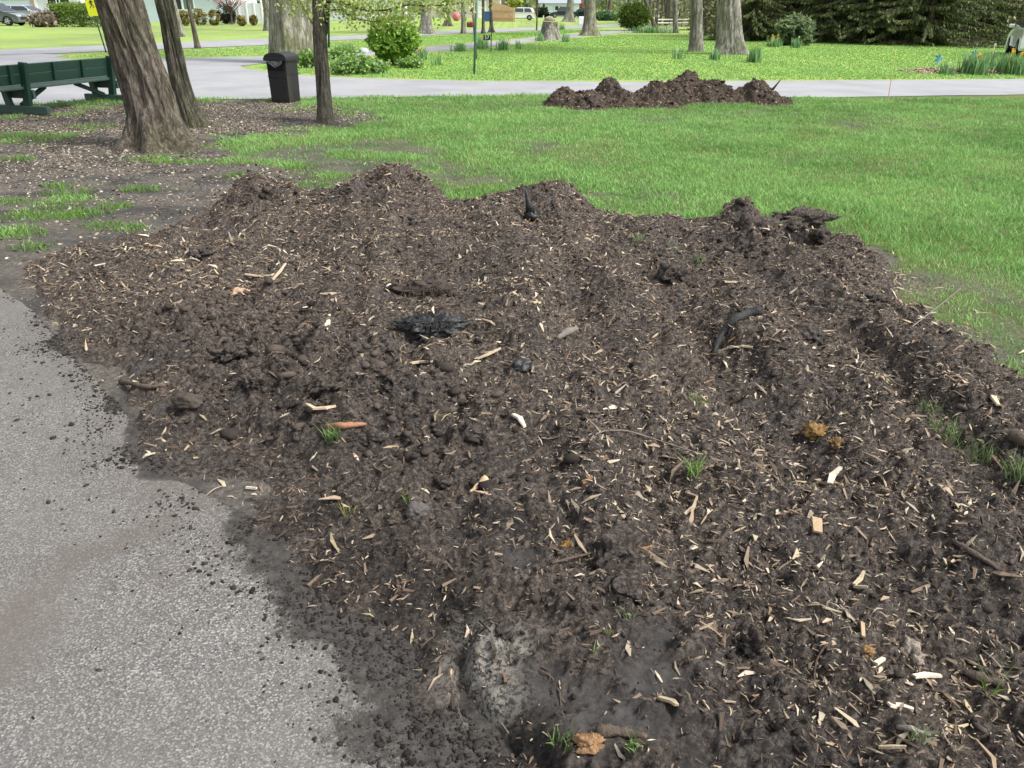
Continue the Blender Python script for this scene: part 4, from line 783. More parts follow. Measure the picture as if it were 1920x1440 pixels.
# ------------------------------------------------------------------ posts, signs, stakes
M_teal = plain('teal_metal', (.05, .14, .13), .5, .4, 10, .5); M_dgreen = plain('dark_green_metal', (.02, .07, .05), .5, .4, 10, .5); M_yel = plain('sign_yellow', (.75, .80, .02), .5, .05); M_ink = plain('sign_black', (.015, .015, .015), .6); M_white = plain('white_paint', (.78, .79, .80), .6, .06)
def post(name, label, cat, u, v, wpx, utop, vtop, H, mat, n=8):
    b = g(u, v); m = mpx(b); t_ = thing(name, label, cat, b); q_ = aty(utop, vtop, b.y) - b; d = q_ / max(q_.z, .2); mb = MB(); mb.tube([(0, 0, -.02), (d.x * H * .5, 0, H * .5), (d.x * H, 0, H)], wpx * m / 2, n); mb.build('pole', mat, t_, smooth=True); return t_, b, m, d
tp, b_, m_, d_ = post('sign_post', 'green U channel post with a yellow pedestrian sign beyond the bench', 'road sign', 199, 98, 2.6, 178, 30, 2.3, M_dgreen)
zc = (aty(177, 14, b_.y) - b_).z; cx_ = (aty(175, 12, b_.y) - b_).x; sw = 22 * m_
fr = thing('x', None, None, (0, 0, 0)); bpy.data.objects.remove(fr)
z0_, z1_ = (aty(177, 30, b_.y) - b_).z, (aty(177, 30, b_.y) - b_).z + 34 * m_ * 1.15
mb = MB(); r_ = .05; pr = []
for cxx, czz, a0 in ((sw / 2 - r_, r_, -90), (sw / 2 - r_, z1_ - z0_ - r_, 0), (-sw / 2 + r_, z1_ - z0_ - r_, 90), (-sw / 2 + r_, r_, 180)):
    for k in range(4): a = R(a0 + k * 30); pr.append((cxx + r_ * math.cos(a), czz + r_ * math.sin(a)))
mb.prism(pr, -.012, .0); so_ = mb.build('sign_plate', M_yel, tp, ((aty(180, 30, b_.y) - b_).x, -.05, z0_)); so_.rotation_euler = (0, math.atan(d_.x) , 0)
sy = MB(); zc = (z1_ - z0_) * .52; s_ = sw / .45   # walking figure
def seg(a, b, w1): sy.bar((a[0] * s_, -.017, zc + a[1] * s_), (b[0] * s_, -.017, zc + b[1] * s_), .004, w1 * s_)
sy.lathe([(.0, -.004), (.028 * s_, -.004), (.028 * s_, .0)], (0.01 * s_, -.015, zc + .17 * s_), 12, 'Y')
for a, b, w1 in (((0, .12), (-.01, .0), .05), ((0, .11), (.08, .04), .022), ((-.005, .11), (-.07, .05), .022), ((-.07, .05), (-.05, .0), .018), ((-.01, .0), (.05, -.07), .028), ((.05, -.07), (.05, -.15), .024), ((-.01, 0), (-.04, -.09), .028), ((-.04, -.09), (-.09, -.14), .024)): seg(a, b, w1)
sy.build('walking_figure', M_ink, so_)
post('steel_post', 'teal green steel post standing on the lawn across the driveway', 'post', 889, 139, 4.2, 893, 0, 2.6, M_teal); tq, bq, mq, dq = post('wooden_post', 'thin brown wooden post just behind the teal steel post', 'post', 893, 111, 4, 886, 10, 2.4, plain('post_brown', (.16, .10, .08), .8))
mb = MB(); mb.box(((aty(881.5, 46, bq.y) - bq).x, 0, (aty(881, 46, bq.y) - bq).z), (.22, .4, .17)); mb.build('mailbox', plain('mailbox_red', (.16, .02, .03), .5), tq, bev=.04)
post('steel_post', 'dark green steel post rising from the garden bed behind the slim tree', 'post', 616.5, 90, 4, 616, 0, 2.6, M_dgreen)
to, bo, mo, do = post('marker_stake', 'thin orange and yellow marker stake at the right of the driveway', 'stake', 1664, 195, 2.4, 1679, 95, 1.0, plain('stake_orange', (.62, .30, .17), .5, .2, 3), 6)
q_ = aty(1679, 95, bo.y) - bo; to.children[0].data.clear_geometry(); mbx = MB(); mbx.tube([(0, 0, 0), q_ * .55], .0065, 6); me_ = bpy.data.meshes.new('pole'); me_.from_pydata(mbx.v, [], mbx.f); me_.materials.append(bpy.data.materials['stake_orange']); to.children[0].data = me_
mb = MB(); mb.tube([q_ * .55, q_], .0065, 6); mb.build('upper_part', plain('stake_yellow', (.6, .62, .15), .5), to); mb = MB(); mb.box(q_ + Vector((0, 0, .01)), (.10, .01, .012)); mb.build('tip', bpy.data.materials['stake_yellow'], to)
# hanging house number plate
bh = g(920.5, 97); mh = mpx(bh); th_ = thing('number_sign', 'small black hanging plate reading 57 on a black hook among daffodils', 'sign', bh)
H_ = (aty(923, 52, bh.y) - bh).z; mb = MB(); mb.tube([(0, 0, 0), (.02, 0, H_ * .6), (.05, 0, H_)], .018, 6); wd = 13 * mh; mb.tube([(.03, 0, H_ * .68), (-wd, 0, H_ * .68)], .012, 5); mb.build('hook', M_ink, th_)
pz = H_ * .68 - 8 * mh * .95; mb = MB(); mb.box((-wd * .5 - .02, 0, pz + 4 * mh), (wd, .03, 8.5 * mh)); pp_ = mb.build('plate', M_ink, th_)
def digits(txt, parent, loc, size, mat, name='number'):
    cu = bpy.data.curves.new(name, 'FONT'); cu.body = txt; cu.size = size; cu.align_x = 'CENTER'; cu.align_y = 'CENTER'; cu.extrude = .004; ob = bpy.data.objects.new('t', cu); COL.objects.link(ob)
    dg = bpy.context.evaluated_depsgraph_get(); me = bpy.data.meshes.new_from_object(ob.evaluated_get(dg)); bpy.data.objects.remove(ob); o = link(name, me, mat, parent, loc); o.rotation_euler = (R(90), 0, 0); return o
digits('57', pp_, (-wd * .5 - .02, -.022, pz + 4 * mh), 8.5 * mh, M_white)
M_blue = plain('flag_blue', (.02, .24, .62), .5, .2)
for (u, v, ut, vt, lb) in [(1775, 131, 1759, 111, 'bright blue pinwheel on a thin stem at the left end of the flower bed'), (1822, 128, 1826, 103, 'bright blue pinwheel standing among the daffodils of the flower bed')]:
    b_ = g(u, v); q_ = aty(ut, vt, b_.y) - b_; t_ = thing('pinwheel', lb, 'pinwheel', b_, 0, 'pinwheels in the flower bed'); mb = MB(); mb.tube([(0, 0, 0), q_], .008, 5); mb.build('stem', plain('stem_yellow', (.5, .55, .12), .6), t_)
    mb = MB()
    for k in range(6): a = k * math.pi / 3; c_, s__ = math.cos(a), math.sin(a); mb.add([q_ + Vector((0, -.01, 0)), q_ + Vector((.10 * c_, -.03, .13 * s__)), q_ + Vector((.11 * math.cos(a + .5), -.0, .14 * math.sin(a + .5))), q_ + Vector((.02 * c_, .02, .02 * s__))], [(0, 1, 2), (0, 2, 3), (0, 3, 1), (1, 3, 2)])
    mb.build('blades', M_blue, t_)
# ------------------------------------------------------------------ bushes and flowers
GR = [(.18, .34, .04), (.28, .46, .07), (.10, .2, .03), (.38, .55, .12), (.14, .26, .04)]
bush('green_bush', 'bright green rounded shrub right of the slim tree across the driveway', 738, 124, 98, 80, GR, 7500, .12, nc=110, twigs=22, shell=.5)
bush('round_shrub', 'large round dark green shrub in front of the woods', 1188, 58, 66, 44, [(.06, .11, .015), (.10, .16, .02), (.14, .20, .03), (.035, .07, .012)], 7000, .16, nc=120, shell=.6)
bush('small_shrub', 'small yellow green shrub seen between the two grey trunks', 1325, 62, 26, 22, [(.12, .20, .03), (.2, .28, .05), (.26, .24, .06)], 1800, .12)
bush('dwarf_spruce', 'low blue green dwarf spruce with daffodils at its foot', 1492, 86, 72, 44, [(.13, .19, .12), (.2, .27, .12), (.09, .14, .09), (.26, .32, .14)], 4200, .22, shell=.3, nc=60)
b_ = g(147, 51); hd = bush('box_hedge', 'long clipped green hedge in front of the brick white house', 147, 51, 95, 38, [(.20, .32, .04), (.12, .20, .04), (.09, .13, .04), (.26, .40, .06)], 9000, .13, cat='hedge', box=True, ymul=.4, twigs=20)
BR = [(.22, .24, .05), (.34, .24, .08), (.16, .20, .04), (.28, .17, .07)]
for u, v, w_, h_, lb in [(346, 49, 22, 24, 'clipped ball shrub farthest left in the row by the blue house'), (376, 48, 26, 27, 'largest clipped ball shrub in the row, left of the pink tree'), (402, 48, 22, 24, 'orange green ball shrub just left of the dark shrub'), (453, 49, 17, 17, 'small ball shrub right of the pink tree'), (476, 48, 13, 17, 'small ball shrub standing alone before the white fence'), (452, 44, 18, 18, 'ball shrub half hidden behind the small one right of the pink tree')]:
    bush('ball_shrub', lb, u, v, w_, h_, BR, 1500, .14, group='clipped ball shrubs along the blue house', nc=30, shell=.75, twigs=5)
bush('dark_shrub', 'dark shrub behind the pink flowering tree', 424, 45, 42, 32, [(.02, .025, .015), (.04, .04, .025)], 3000, .16, shell=.5)
bush('twig_heap', 'heap of dry grey brown brush beside the parked cars', 82, 51, 48, 22, [(.26, .22, .17), (.36, .31, .25), (.16, .13, .10)], 2600, .3, cat='brush', twigs=60, shell=.2)
bush('laurel_hedge', 'low dark green hedge under the window of the blue house', 335, 42, 70, 20, [(.05, .10, .04), (.07, .13, .05)], 3000, .14, cat='hedge', box=True, ymul=.2)
bush('blue_spruce', 'dark blue green spreading shrub between two grey trunks by the parked pickup', 1094, 34.5, 26, 16, [(.05, .10, .09), (.10, .17, .15)], 1500, .4, shell=.3)
bush('low_shrub', 'spreading dark green shrub at the foot of the far tree', 1136, 39, 46, 12, [(.07, .13, .06), (.10, .18, .08)], 1500, .4)
bush('red_shrub', 'red leaved shrub beside the blue grey house', 1083, 27, 22, 24, [(.30, .03, .05), (.42, .06, .09)], 900, .5)
bush('yellow_shrub', 'yellow green shrub behind the white car', 963, 33, 30, 36, [(.34, .42, .06), (.22, .3, .05), (.42, .45, .1)], 1600, .5)
bush('small_palm', 'small dark spiky shrub right of the white car', 1016, 33, 20, 14, [(.02, .04, .02), (.05, .07, .04)], 500, .8, shell=.2)
# pink tree
tk, bk, mk = tree('small pink blossoming tree in front of the dark shrub', 434, 46, 4, 433, 2.0, B_dark, .4, nr=14, ns=8, ridge=.004, crown=None, name='blossom_tree')
P = clumpy(2600, (0, 0, 2.6), (2.3, 1.8, 1.1), 60, .42, .2); link('crown', leafmesh('crown', P, .13, [(.55, .25, .30), (.66, .38, .42), (.40, .14, .18), (.7, .5, .5)]), M_leaf, tk)
mb = MB()
for i in range(16): a = i * 2.4; mb.tube([(0, 0, .8 + .04 * i), (1.1 * math.cos(a), .9 * math.sin(a), 1.7 + .06 * i), (2. * math.cos(a + .2), 1.6 * math.sin(a + .2), 2.1 + .08 * i)], [.05, .03, .01], 5)
mb.build('limb', M_twig, tk)
def daff(label, u, v, wpx, n, h=.3, fl=4, fcol=(.80, .72, .25), bc=(.19, .34, .14), dv=.25):
    b = g(u, v); m = mpx(b); w_ = wpx * m / 2; t_ = thing('daffodil_clump', label, 'flowers', b, 0, 'clumps of daffodils'); x_ = rng.normal(size=n) * w_ * .45; y_ = rng.normal(size=n) * dv
    blades('leaf_blades', np.stack([x_, y_, 0 * x_], -1), h * (.7 + .5 * rng.random(n)), .03 + .01 * rng.random(n), np.array(bc) * (.6 + .8 * rng.random((n, 1))), .35, M_grass, t_, .6)
    if fl:
        mb = MB(); rs = random.Random(int(u))
        for i in range((fl + 1) // 2):
            c_ = Vector((rs.gauss(0, w_ * .42), rs.gauss(0, .1) - .1, h * rs.uniform(.85, 1.25))); mb.tube([(c_.x, c_.y, 0), c_], .006, 4)
            for k in range(6): a = k * 1.047; mb.add([c_, c_ + Vector((.04 * math.cos(a), -.02, .04 * math.sin(a))), c_ + Vector((.045 * math.cos(a + .5), -.01, .045 * math.sin(a + .5))), c_ + Vector((.038 * math.cos(a + 1), -.02, .038 * math.sin(a + 1)))], [(0, 1, 2, 3)])
            mb.lathe([(.025, -.06), (.018, 0)], c_, 6, 'Y')
        mb.build('flowers', bpy.data.materials.get('daff%d' % int(fcol[2] * 100)) or plain('daff%d' % int(fcol[2] * 100), fcol, .6, .15), t_)
W_ = (.85, .84, .72)
for a in [('daffodil leaves right of the thick grey double trunk', 1413, 117, 20, 120, .5, 2), ('daffodil leaves left of the thick grey trunk', 1340, 112, 16, 70, .35, 1, W_), ('thin daffodil leaves left of the slimmer grey trunk', 1270, 110, 22, 40, .35, 1, W_), ('yellow daffodils left of the dwarf spruce', 1450, 88, 26, 110, .42, 7, (.95, .62, .10)), ('daffodil leaves in front of the dwarf spruce', 1492, 90, 16, 70, .4, 1, W_),
    ('daffodil leaves right of the number plate', 944, 94, 22, 110, .42, 1), ('dark daffodil leaves between the posts', 905, 92, 24, 110, .45, 3), ('short leaf clump left of the wooden post', 862, 96, 24, 120, .32, 0), ('sparse pale leaves further right of the number plate', 971, 92, 12, 30, .35, 0), ('leaf clump at the left foot of the stump', 1012, 77, 18, 60, .4, 0), ('leaf clump at the right foot of the stump', 1060, 79, 18, 60, .4, 0),
    ('leaf clump far behind the stump', 1054, 56, 16, 50, .5, 0), ('long bed of leaves at the foot of the round dark shrub', 1222, 62, 80, 320, .5, 4, W_), ('small yellow daffodils left of the bright green shrub', 699, 131, 8, 26, .3, 2), ('lone daffodil right of the bright green shrub', 819, 122, 12, 24, .3, 2), ('pale yellow daffodils close to the right of the bright shrub', 791, 113, 20, 70, .38, 5, (.9, .75, .2)), ('yellow daffodils between the post and the slim tree', 648, 100, 34, 140, .35, 4),
    ('thick daffodil leaves left of centre in the right flower bed', 1822, 139, 30, 260, .52, 6, (.95, .68, .1)), ('thick daffodil leaves at the right end of the flower bed', 1893, 139, 46, 340, .52, 5, (.95, .6, .06)), ('thin flower stems at the left end of the flower bed', 1768, 139, 20, 60, .3, 1, W_), ('tall pale stems in the middle of the flower bed', 1853, 133, 22, 60, .6, 1, W_)]: daff(*a)
# garden bed greens behind the bin
for u, v, w_, h_, lb in [(660, 140, 90, 28, 'leafy green ground plants right of the slim tree'), (575, 128, 40, 30, 'leafy plants between bin and slim tree'), (640, 112, 60, 18, 'low grey green plants around the dark green post'), (700, 138, 60, 18, 'low green plants at the left foot of the bright shrub'), (770, 128, 50, 14, 'low plants at the right foot of the bright shrub')]:
    bush('garden_plant', lb, u, v, w_, h_, [(.18, .36, .07), (.28, .46, .11), (.13, .24, .06), (.34, .42, .22)], 2400, .10, cat='plants', group='leafy plants in the bed across the driveway', nc=60, shell=.1, twigs=4)
b_ = g(655, 108); o = lump('rock', 'flat brown mound of soil in the garden bed', 'soil', 655, 112, 60, 12, M_soilw, 0, 5, .6, 0, .2); lump('rock', 'pale boulder left of the bright green shrub', 'rock', 682, 100, 18, 12, plain('pale_rock', (.42, .44, .45), .8, .2), .3, 6, .8, 0, .15)
# flower bed mulch at the right
X, Y = np.meshgrid(np.linspace(-2.6, 3.2, 90), np.linspace(-.9, .9, 30)); Zb = .10 * np.exp(-((X / 2.4) ** 4 + (Y / .7) ** 4)) + .03 * fbm(X, Y, 3, 3, 2) - .03; pbd = g(1856, 136)
fb = thing('flower_bed', 'raised bed of pale bark chips under the daffodils at the right', 'flower bed', pbd); link('soil', mkmesh('soil', np.stack([X, Y, Zb], -1).reshape(-1, 3), [gridfaces(*X.shape)], smooth=True), M_soilw, fb)
n = 1500; i = rng.integers(X.size, size=n); L = .05 + .06 * rng.random(n); c = np.array([[.6, .46, .36], [.42, .30, .22], [.2, .14, .1]])[rng.integers(3, size=n)] * (.8 + .4 * rng.random((n, 1)))
o = chips('bark_chips', X.ravel()[i], Y.ravel()[i], Zb.ravel()[i] + .02, L, L * .45, L * .15, c, .3, M_chip); o.parent = fb; tag(o, kind='stuff')
# ------------------------------------------------------------------ farther trees
T_ = [('massive grey tree with mossy roots behind the trash bin', 548, 118, 82, 546, B_moss, .16, 'lo', 1.6), ('grey trunk just left of the massive tree, farther off', 506, 58, 20, 503, B_grey, .3, 0, 1), ('thin tan sapling between the two roads', 371, 91, 8, 352, B_dark, .7, 0, .5), ('pale thin trunk with dark mulch at its foot right of the leaning tree', 343, 69, 9, 325, B_grey, .4, 0, .7),
    ('wide grey buttressed trunk with a dark scar right of the bright shrub', 798, 64, 19, 799, B_grey, 1.0, 0, 1.2), ('narrow grey trunk behind the bright green shrub', 771, 52, 12, 770, B_grey, .5, 0, 1), ('brown flared trunk before the cream house', 840, 49, 11, 839, B_dark, 1.1, 0, 1.1), ('straight grey trunk by the street left of the posts', 869, 63, 8.5, 868, B_grey, .5, 0, .9),
    ('slim brown trunk right of the teal post', 906, 63, 5.5, 906, B_dark, .6, 0, .8), ('brown trunk flaring at the street edge beside the wooden fence', 922, 61, 6.5, 920, B_dark, 1.1, 0, .9), ('thin bare sapling left of the stump', 1006, 57, 2.6, 1008, B_dark, .3, 0, .5), ('grey forked trunk in front of the dark pickup', 1066, 41, 14, 1070, B_grey, .9, 0, 1.1),
    ('pale trunk with knobbly base right of the stump', 1106, 67, 22, 1106, B_moss, .85, 0, 1.2), ('distant brown trunk left of the round dark shrub', 1140, 35, 7, 1144, B_dark, .5, 0, 1), ('leaning brown trunk at the right of the round shrub', 1229, 53, 8, 1210, B_dark, .7, 0, .8), ('straight reddish grey trunk in the daffodil bed by the woods', 1267, 62, 10, 1265, B_grey, .4, 0, .9),
    ('thin dark trunk at the edge of the woods', 1248, 47, 3.4, 1247, B_dark, .4, 0, .7), ('slimmer of the two big grey trunks across the driveway', 1305, 97, 24, 1306, B_grey, .25, 0, 1.3), ('thick grey furrowed trunk with flared roots across the driveway', 1368, 102, 45, 1366, B_grey, .38, 'lo', 1.7), ('thin dark trunk behind the big grey trunks', 1338, 48, 3.5, 1340, B_dark, .3, 0, .8),
    ('dim brown trunk deep in the woods left of the thick grey one', 1328, 44, 8, 1330, B_dark, .3, 0, .9), ('whitish distant trunk above the round dark shrub', 1175, 38, 7, 1172, B_grey, .3, 0, .9)]
for lb, u, v, w_, ut, bk_, fl, q_, cs in T_:
    big = q_ == 'lo'; tree(lb, u, v, w_, ut, 7.5 if not big else 9, bk_, fl, 6, .045 if big else .025 if w_ > 10 else .008, 110 if big else 50, 110 if big else 36, crown='bud' if cs < 1.15 else 'fresh', cs=cs)
# stump
bs = g(1030, 75); msx = mpx(bs); ts = thing('tree_stump', 'tall weathered stump with spreading roots and a flat slab on top', 'stump', bs); r_ = 12.5 * msx; hs = 30 * msx * 1.08
V, q = trunk_mesh('trunk', bs, [(0, 0, 0), (0, 0, hs * .5), (0, 0, hs)], [r_, r_ * .97, r_ * .95], 60, 80, 1.0, 6, hs * .35, .10, 3, lam=.12); k = V[:, 2] > hs - .06; V = np.concatenate([V, [[0, 0, hs - .05]]]); top = np.arange(59 * 80, 60 * 80)
link('trunk', mkmesh('trunk', V, [q, np.stack([top, np.roll(top, -1), np.full(80, len(V) - 1)], -1)], smooth=True), B_grey, ts)
mb = MB(); mb.lathe([(.02, 0), (r_ * .8, 0), (r_ * .85, .06), (r_ * .8, .14), (.02, .15)], (0, 0, hs), 20); mb.build('slab', plain('slab_brown', (.30, .2, .15), .8, .3), ts); mb = MB(); mb.box((-r_ * .95, 0, hs + .1), (.05, .05, .35)); mb.build('white_peg', M_white, ts)
# spruces
def spruce_mesh(seed, H=9, Rb=3.4, z0=.15):
    rs = np.random.default_rng(seed); Vs = []; Cs = []; mb = MB(); z = z0
    while z < H - .3:
        nb = 9 if z < 3 else 6; rl = Rb * (1 - z / H) ** .75
        for i in range(nb):
            a = rs.random() * 6.283; L = rl * (.75 + .4 * rs.random()); zz = z + rs.random() * .3; dr = .28 + .25 * rs.random()
            d = np.array([math.cos(a), math.sin(a)]); ns_ = int(L / .09)
            t = np.linspace(.12, 1, ns_); zc_ = zz + .35 * L * t * .3 - dr * L * t ** 2 * .75 + .10 * L * t ** 6; zc_ = np.maximum(zc_, .05)
            C = np.stack([d[0] * L * t, d[1] * L * t, zc_], -1)
            if z < 4: mb.tube([(0, 0, zz), tuple(C[ns_ // 2]), tuple(C[-1])], [.035, .022, .006], 4, False)
            for sgn in (-1, 1, 0):
                m = ns_ * 2; ii = rs.integers(ns_, size=m); P = C[ii] + rs.normal(size=(m, 3)) * .025; ll = (.18 + .32 * rs.random(m)) * (1.15 - t[ii])
                ll = np.maximum(ll, .12); sd = np.array([-d[1], d[0]]) * sgn; dr_ = np.stack([d[0] * .5 + sd[0] * (.8 * rs.random(m)), d[1] * .5 + sd[1] * (.8 * rs.random(m)), -.45 - .9 * rs.random(m)], -1); dr_ /= np.linalg.norm(dr_, axis=1)[:, None]
                s = np.cross(dr_, rs.normal(size=(m, 3))); s /= np.linalg.norm(s, axis=1)[:, None]; wv = .022 + .02 * rs.random(m)
                V = np.stack([P - s * wv[:, None] * .5, P + s * wv[:, None] * .5, P + dr_ * (ll * .6)[:, None] + s * wv[:, None], P + dr_ * ll[:, None], P + dr_ * (ll * .6)[:, None] - s * wv[:, None]], 1)
                c = np.array([[.085, .12, .04], [.15, .19, .065], [.23, .27, .09], [.05, .065, .03]])[rs.choice(4, m, p=[.35, .3, .15, .2])] * (.8 + .4 * rs.random((m, 1)))
                Vs.append(V.reshape(-1, 3)); Cs.append(np.repeat(c, 5, 0))
        z += .30 if z < 3 else .55
    V = np.concatenate(Vs); n = len(V) // 5; me = mkmesh('crown', V, [np.arange(n)[:, None] * 5 + np.array([[0, 1, 2, 3, 4]])], np.concatenate(Cs)); me.materials.append(M_needle)
    m2 = bpy.data.meshes.new('branches'); m2.from_pydata(mb.v, [], mb.f); m2.materials.append(M_twig); return me, m2
SP = [spruce_mesh(3), spruce_mesh(5, 8.5, 3.9)]
for i, (u, v, dy, k, s_, lb) in enumerate([(1430, 80, 2.5, 0, .8, 'light green conifer closest to the thick grey trunk'), (1512, 80, 4.0, 1, .85, 'conifer with a bare dark lower trunk behind the dwarf spruce'), (1590, 84, 3.6, 0, .95, 'dark drooping spruce left of the marker stake'), (1665, 86, 3.4, 1, .9, 'drooping spruce behind the marker stake'), (1735, 88, 3.4, 0, 1.05, 'tall drooping spruce with a pale hanging branch, behind the blue pinwheels'), (1815, 92, 4.4, 1, 1.0, 'spruce behind the daffodil bed on the right'), (1890, 92, 7.0, 0, 1.1, 'spruce at the right edge behind the white car'), (1960, 92, 6.0, 1, 1.0, 'spruce beyond the right edge behind the white car'), (1545, 74, 9, 0, 1.1, 'spruce in the second row behind the left conifers'), (1700, 76, 9, 1, 1.1, 'spruce in the second row at the middle of the row'), (1850, 76, 10, 0, 1.1, 'spruce in the second row at the right'), (1390, 62, 7, 1, .8, 'conifer half hidden by the thick grey trunk')]):
    b = g(u, v); b.y += dy; t_ = thing('spruce_tree', lb, 'spruce', b, i * 1.3, 'drooping spruces along the right lawn edge')
    c_ = link('crown', SP[k][0], None, t_); c_.scale = (s_,) * 3; c2 = link('branches', SP[k][1], None, t_); c2.scale = (s_,) * 3
    mb = MB(); mb.tube([(0, 0, 0), (0.05, 0, 3), (0, 0, 8.2 * s_)], [.2, .15, .03], 8); mb.build('trunk', B_dark, t_, smooth=True)
# understory and far woods
def woods(name, label, x0, x1, y0, y1, n, hmax, size, cols, trunks=60):
    V = []; P = np.stack([x0 + (x1 - x0) * rng.random(n), y0 + (y1 - y0) * rng.random(n), hmax * rng.random(n) ** 1.1], -1); k = fbm(P[:, 0], P[:, 2] * 1.5 + P[:, 1] * .3, .35, 3, 2) > -.12; P = P[k]
    t_ = thing(name, label, 'woods', ((x0 + x1) / 2, (y0 + y1) / 2, 0)); bpy.data.objects.remove(t_); c0_ = np.array([(x0 + x1) / 2, (y0 + y1) / 2, 0])
    Vq, q, c = leafquads(P - c0_, size, cols); mb = MB()
    for i in range(trunks):
        x_, y_ = random.uniform(x0, x1) - c0_[0], random.uniform(y0, y1) - c0_[1]; r = random.uniform(.06, .22); mb.tube([(x_, y_, 0), (x_ + random.uniform(-.5, .5), y_, hmax)], [r, r * .6], 6, False)
    n0 = len(Vq); vt = np.array(mb.v).reshape(-1, 3); ft = np.array(mb.f).reshape(-1, 4) + n0; ct = np.tile([[.17, .145, .12]], (len(vt), 1)) * (.7 + .6 * rng.random((len(vt), 1)))
    o = link(name, mkmesh(name, np.concatenate([Vq, vt]), [q, ft], np.concatenate([c, ct])), M_leaf, None, c0_); return tag(o, label, 'woods', kind='stuff')
pA = g(1170, 34); woods('far_woods', 'hazy spring woods of thin trunks and brush behind the right hand lawn', 14, 75, 84, 110, 26000, 9, .55, [(.24, .28, .12), (.34, .34, .2), (.18, .2, .1), (.40, .38, .28), (.12, .14, .07)], 170)
woods('brush_woods', 'brown brushy undergrowth between the big grey trunks and the spruces', 12, 40, 52, 60, 12000, 5, .28, [(.15, .18, .08), (.26, .28, .12), (.12, .10, .07), (.32, .30, .18)], 60)
woods('far_treeline', 'pale green line of distant street trees behind the houses', -90, 40, 190, 215, 16000, 16, 1.3, [(.26, .33, .12), (.36, .42, .18), (.18, .24, .1)], 120)
# split rail log fence by the woods
bf = g(1232, 50.5); bf2 = g(1300, 50.5); tf = thing('rail_fence', 'low pale log rail fence between the leaning trunk and the slimmer big trunk', 'fence', bf)
for k in range(4): p = (bf2 - bf) * (k / 3); mb = MB(); mb.tube([p, p + Vector((0, 0, .8))], .06, 6); mb.build('fence_post', B_dark, tf)
for z in (.35, .65): mb = MB(); mb.tube([(0, 0, z), (bf2 - bf) + Vector((0, 0, z + .04))], .07, 8); mb.build('rail', plain('rail_pale%d' % int(z * 100), (.55, .52, .45), .8), tf)
b_ = g(1347, 58); mb = MB(); mb.box((0, 0, .62), (.34, .3, .5)); mb.box((-.22, -.05, .48), (.16, .2, .24)); o = mb.build('utility_box', M_white, None, b_, bev=.02); tag(o, 'small white box half hidden behind the thick grey trunk', 'box'); mb = MB(); mb.tube([(0, 0, 0), (0, 0, .4)], .04, 6); mb.build('post', M_ink, o)
b_ = g(1091, 49); mb = MB(); mb.box((0, 0, .5), (.7, .5, .75)); o = mb.build('mailbox', M_white, None, b_, bev=.05); tag(o, 'white box shaped mailbox at the street left of the pale knobbly trunk', 'mailbox')
b_ = g(914, 40); mb = MB(); mb.box((0, 0, .55), (.7, .7, 1.1), None, 1.15); o = mb.build('recycling_bin', plain('bin_blue', (.03, .10, .28), .5), None, b_, bev=.04); tag(o, 'blue recycling bin standing by the wooden fence', 'bin'); mb = MB(); mb.box((0, 0, 1.13), (.84, .84, .07)); mb.build('lid', bpy.data.materials['bin_blue'], o, bev=.02)
b_ = g(69, 44); mb = MB(); mb.box((0, 0, .5), (.6, .6, 1.0), None, 1.15); o = mb.build('recycling_bin', plain('bin_blue2', (.04, .16, .38), .5), None, b_, bev=.04); tag(o, 'blue bin in front of the garage beside the brush heap', 'bin'); mb = MB(); mb.box((0, 0, 1.03), (.72, .72, .07)); mb.build('lid', bpy.data.materials['bin_blue2'], o, bev=.02)
b_ = g(856, 39); V, Fc = ico(3); o = link('garden_ball', mkmesh('garden_ball', V * .55 + np.array([0, 0, .5]), [Fc], smooth=True), plain('pink_ball', (.6, .14, .18), .4), None, b_); tag(o, 'round pink red ball on the porch side of the cream house', 'ball')
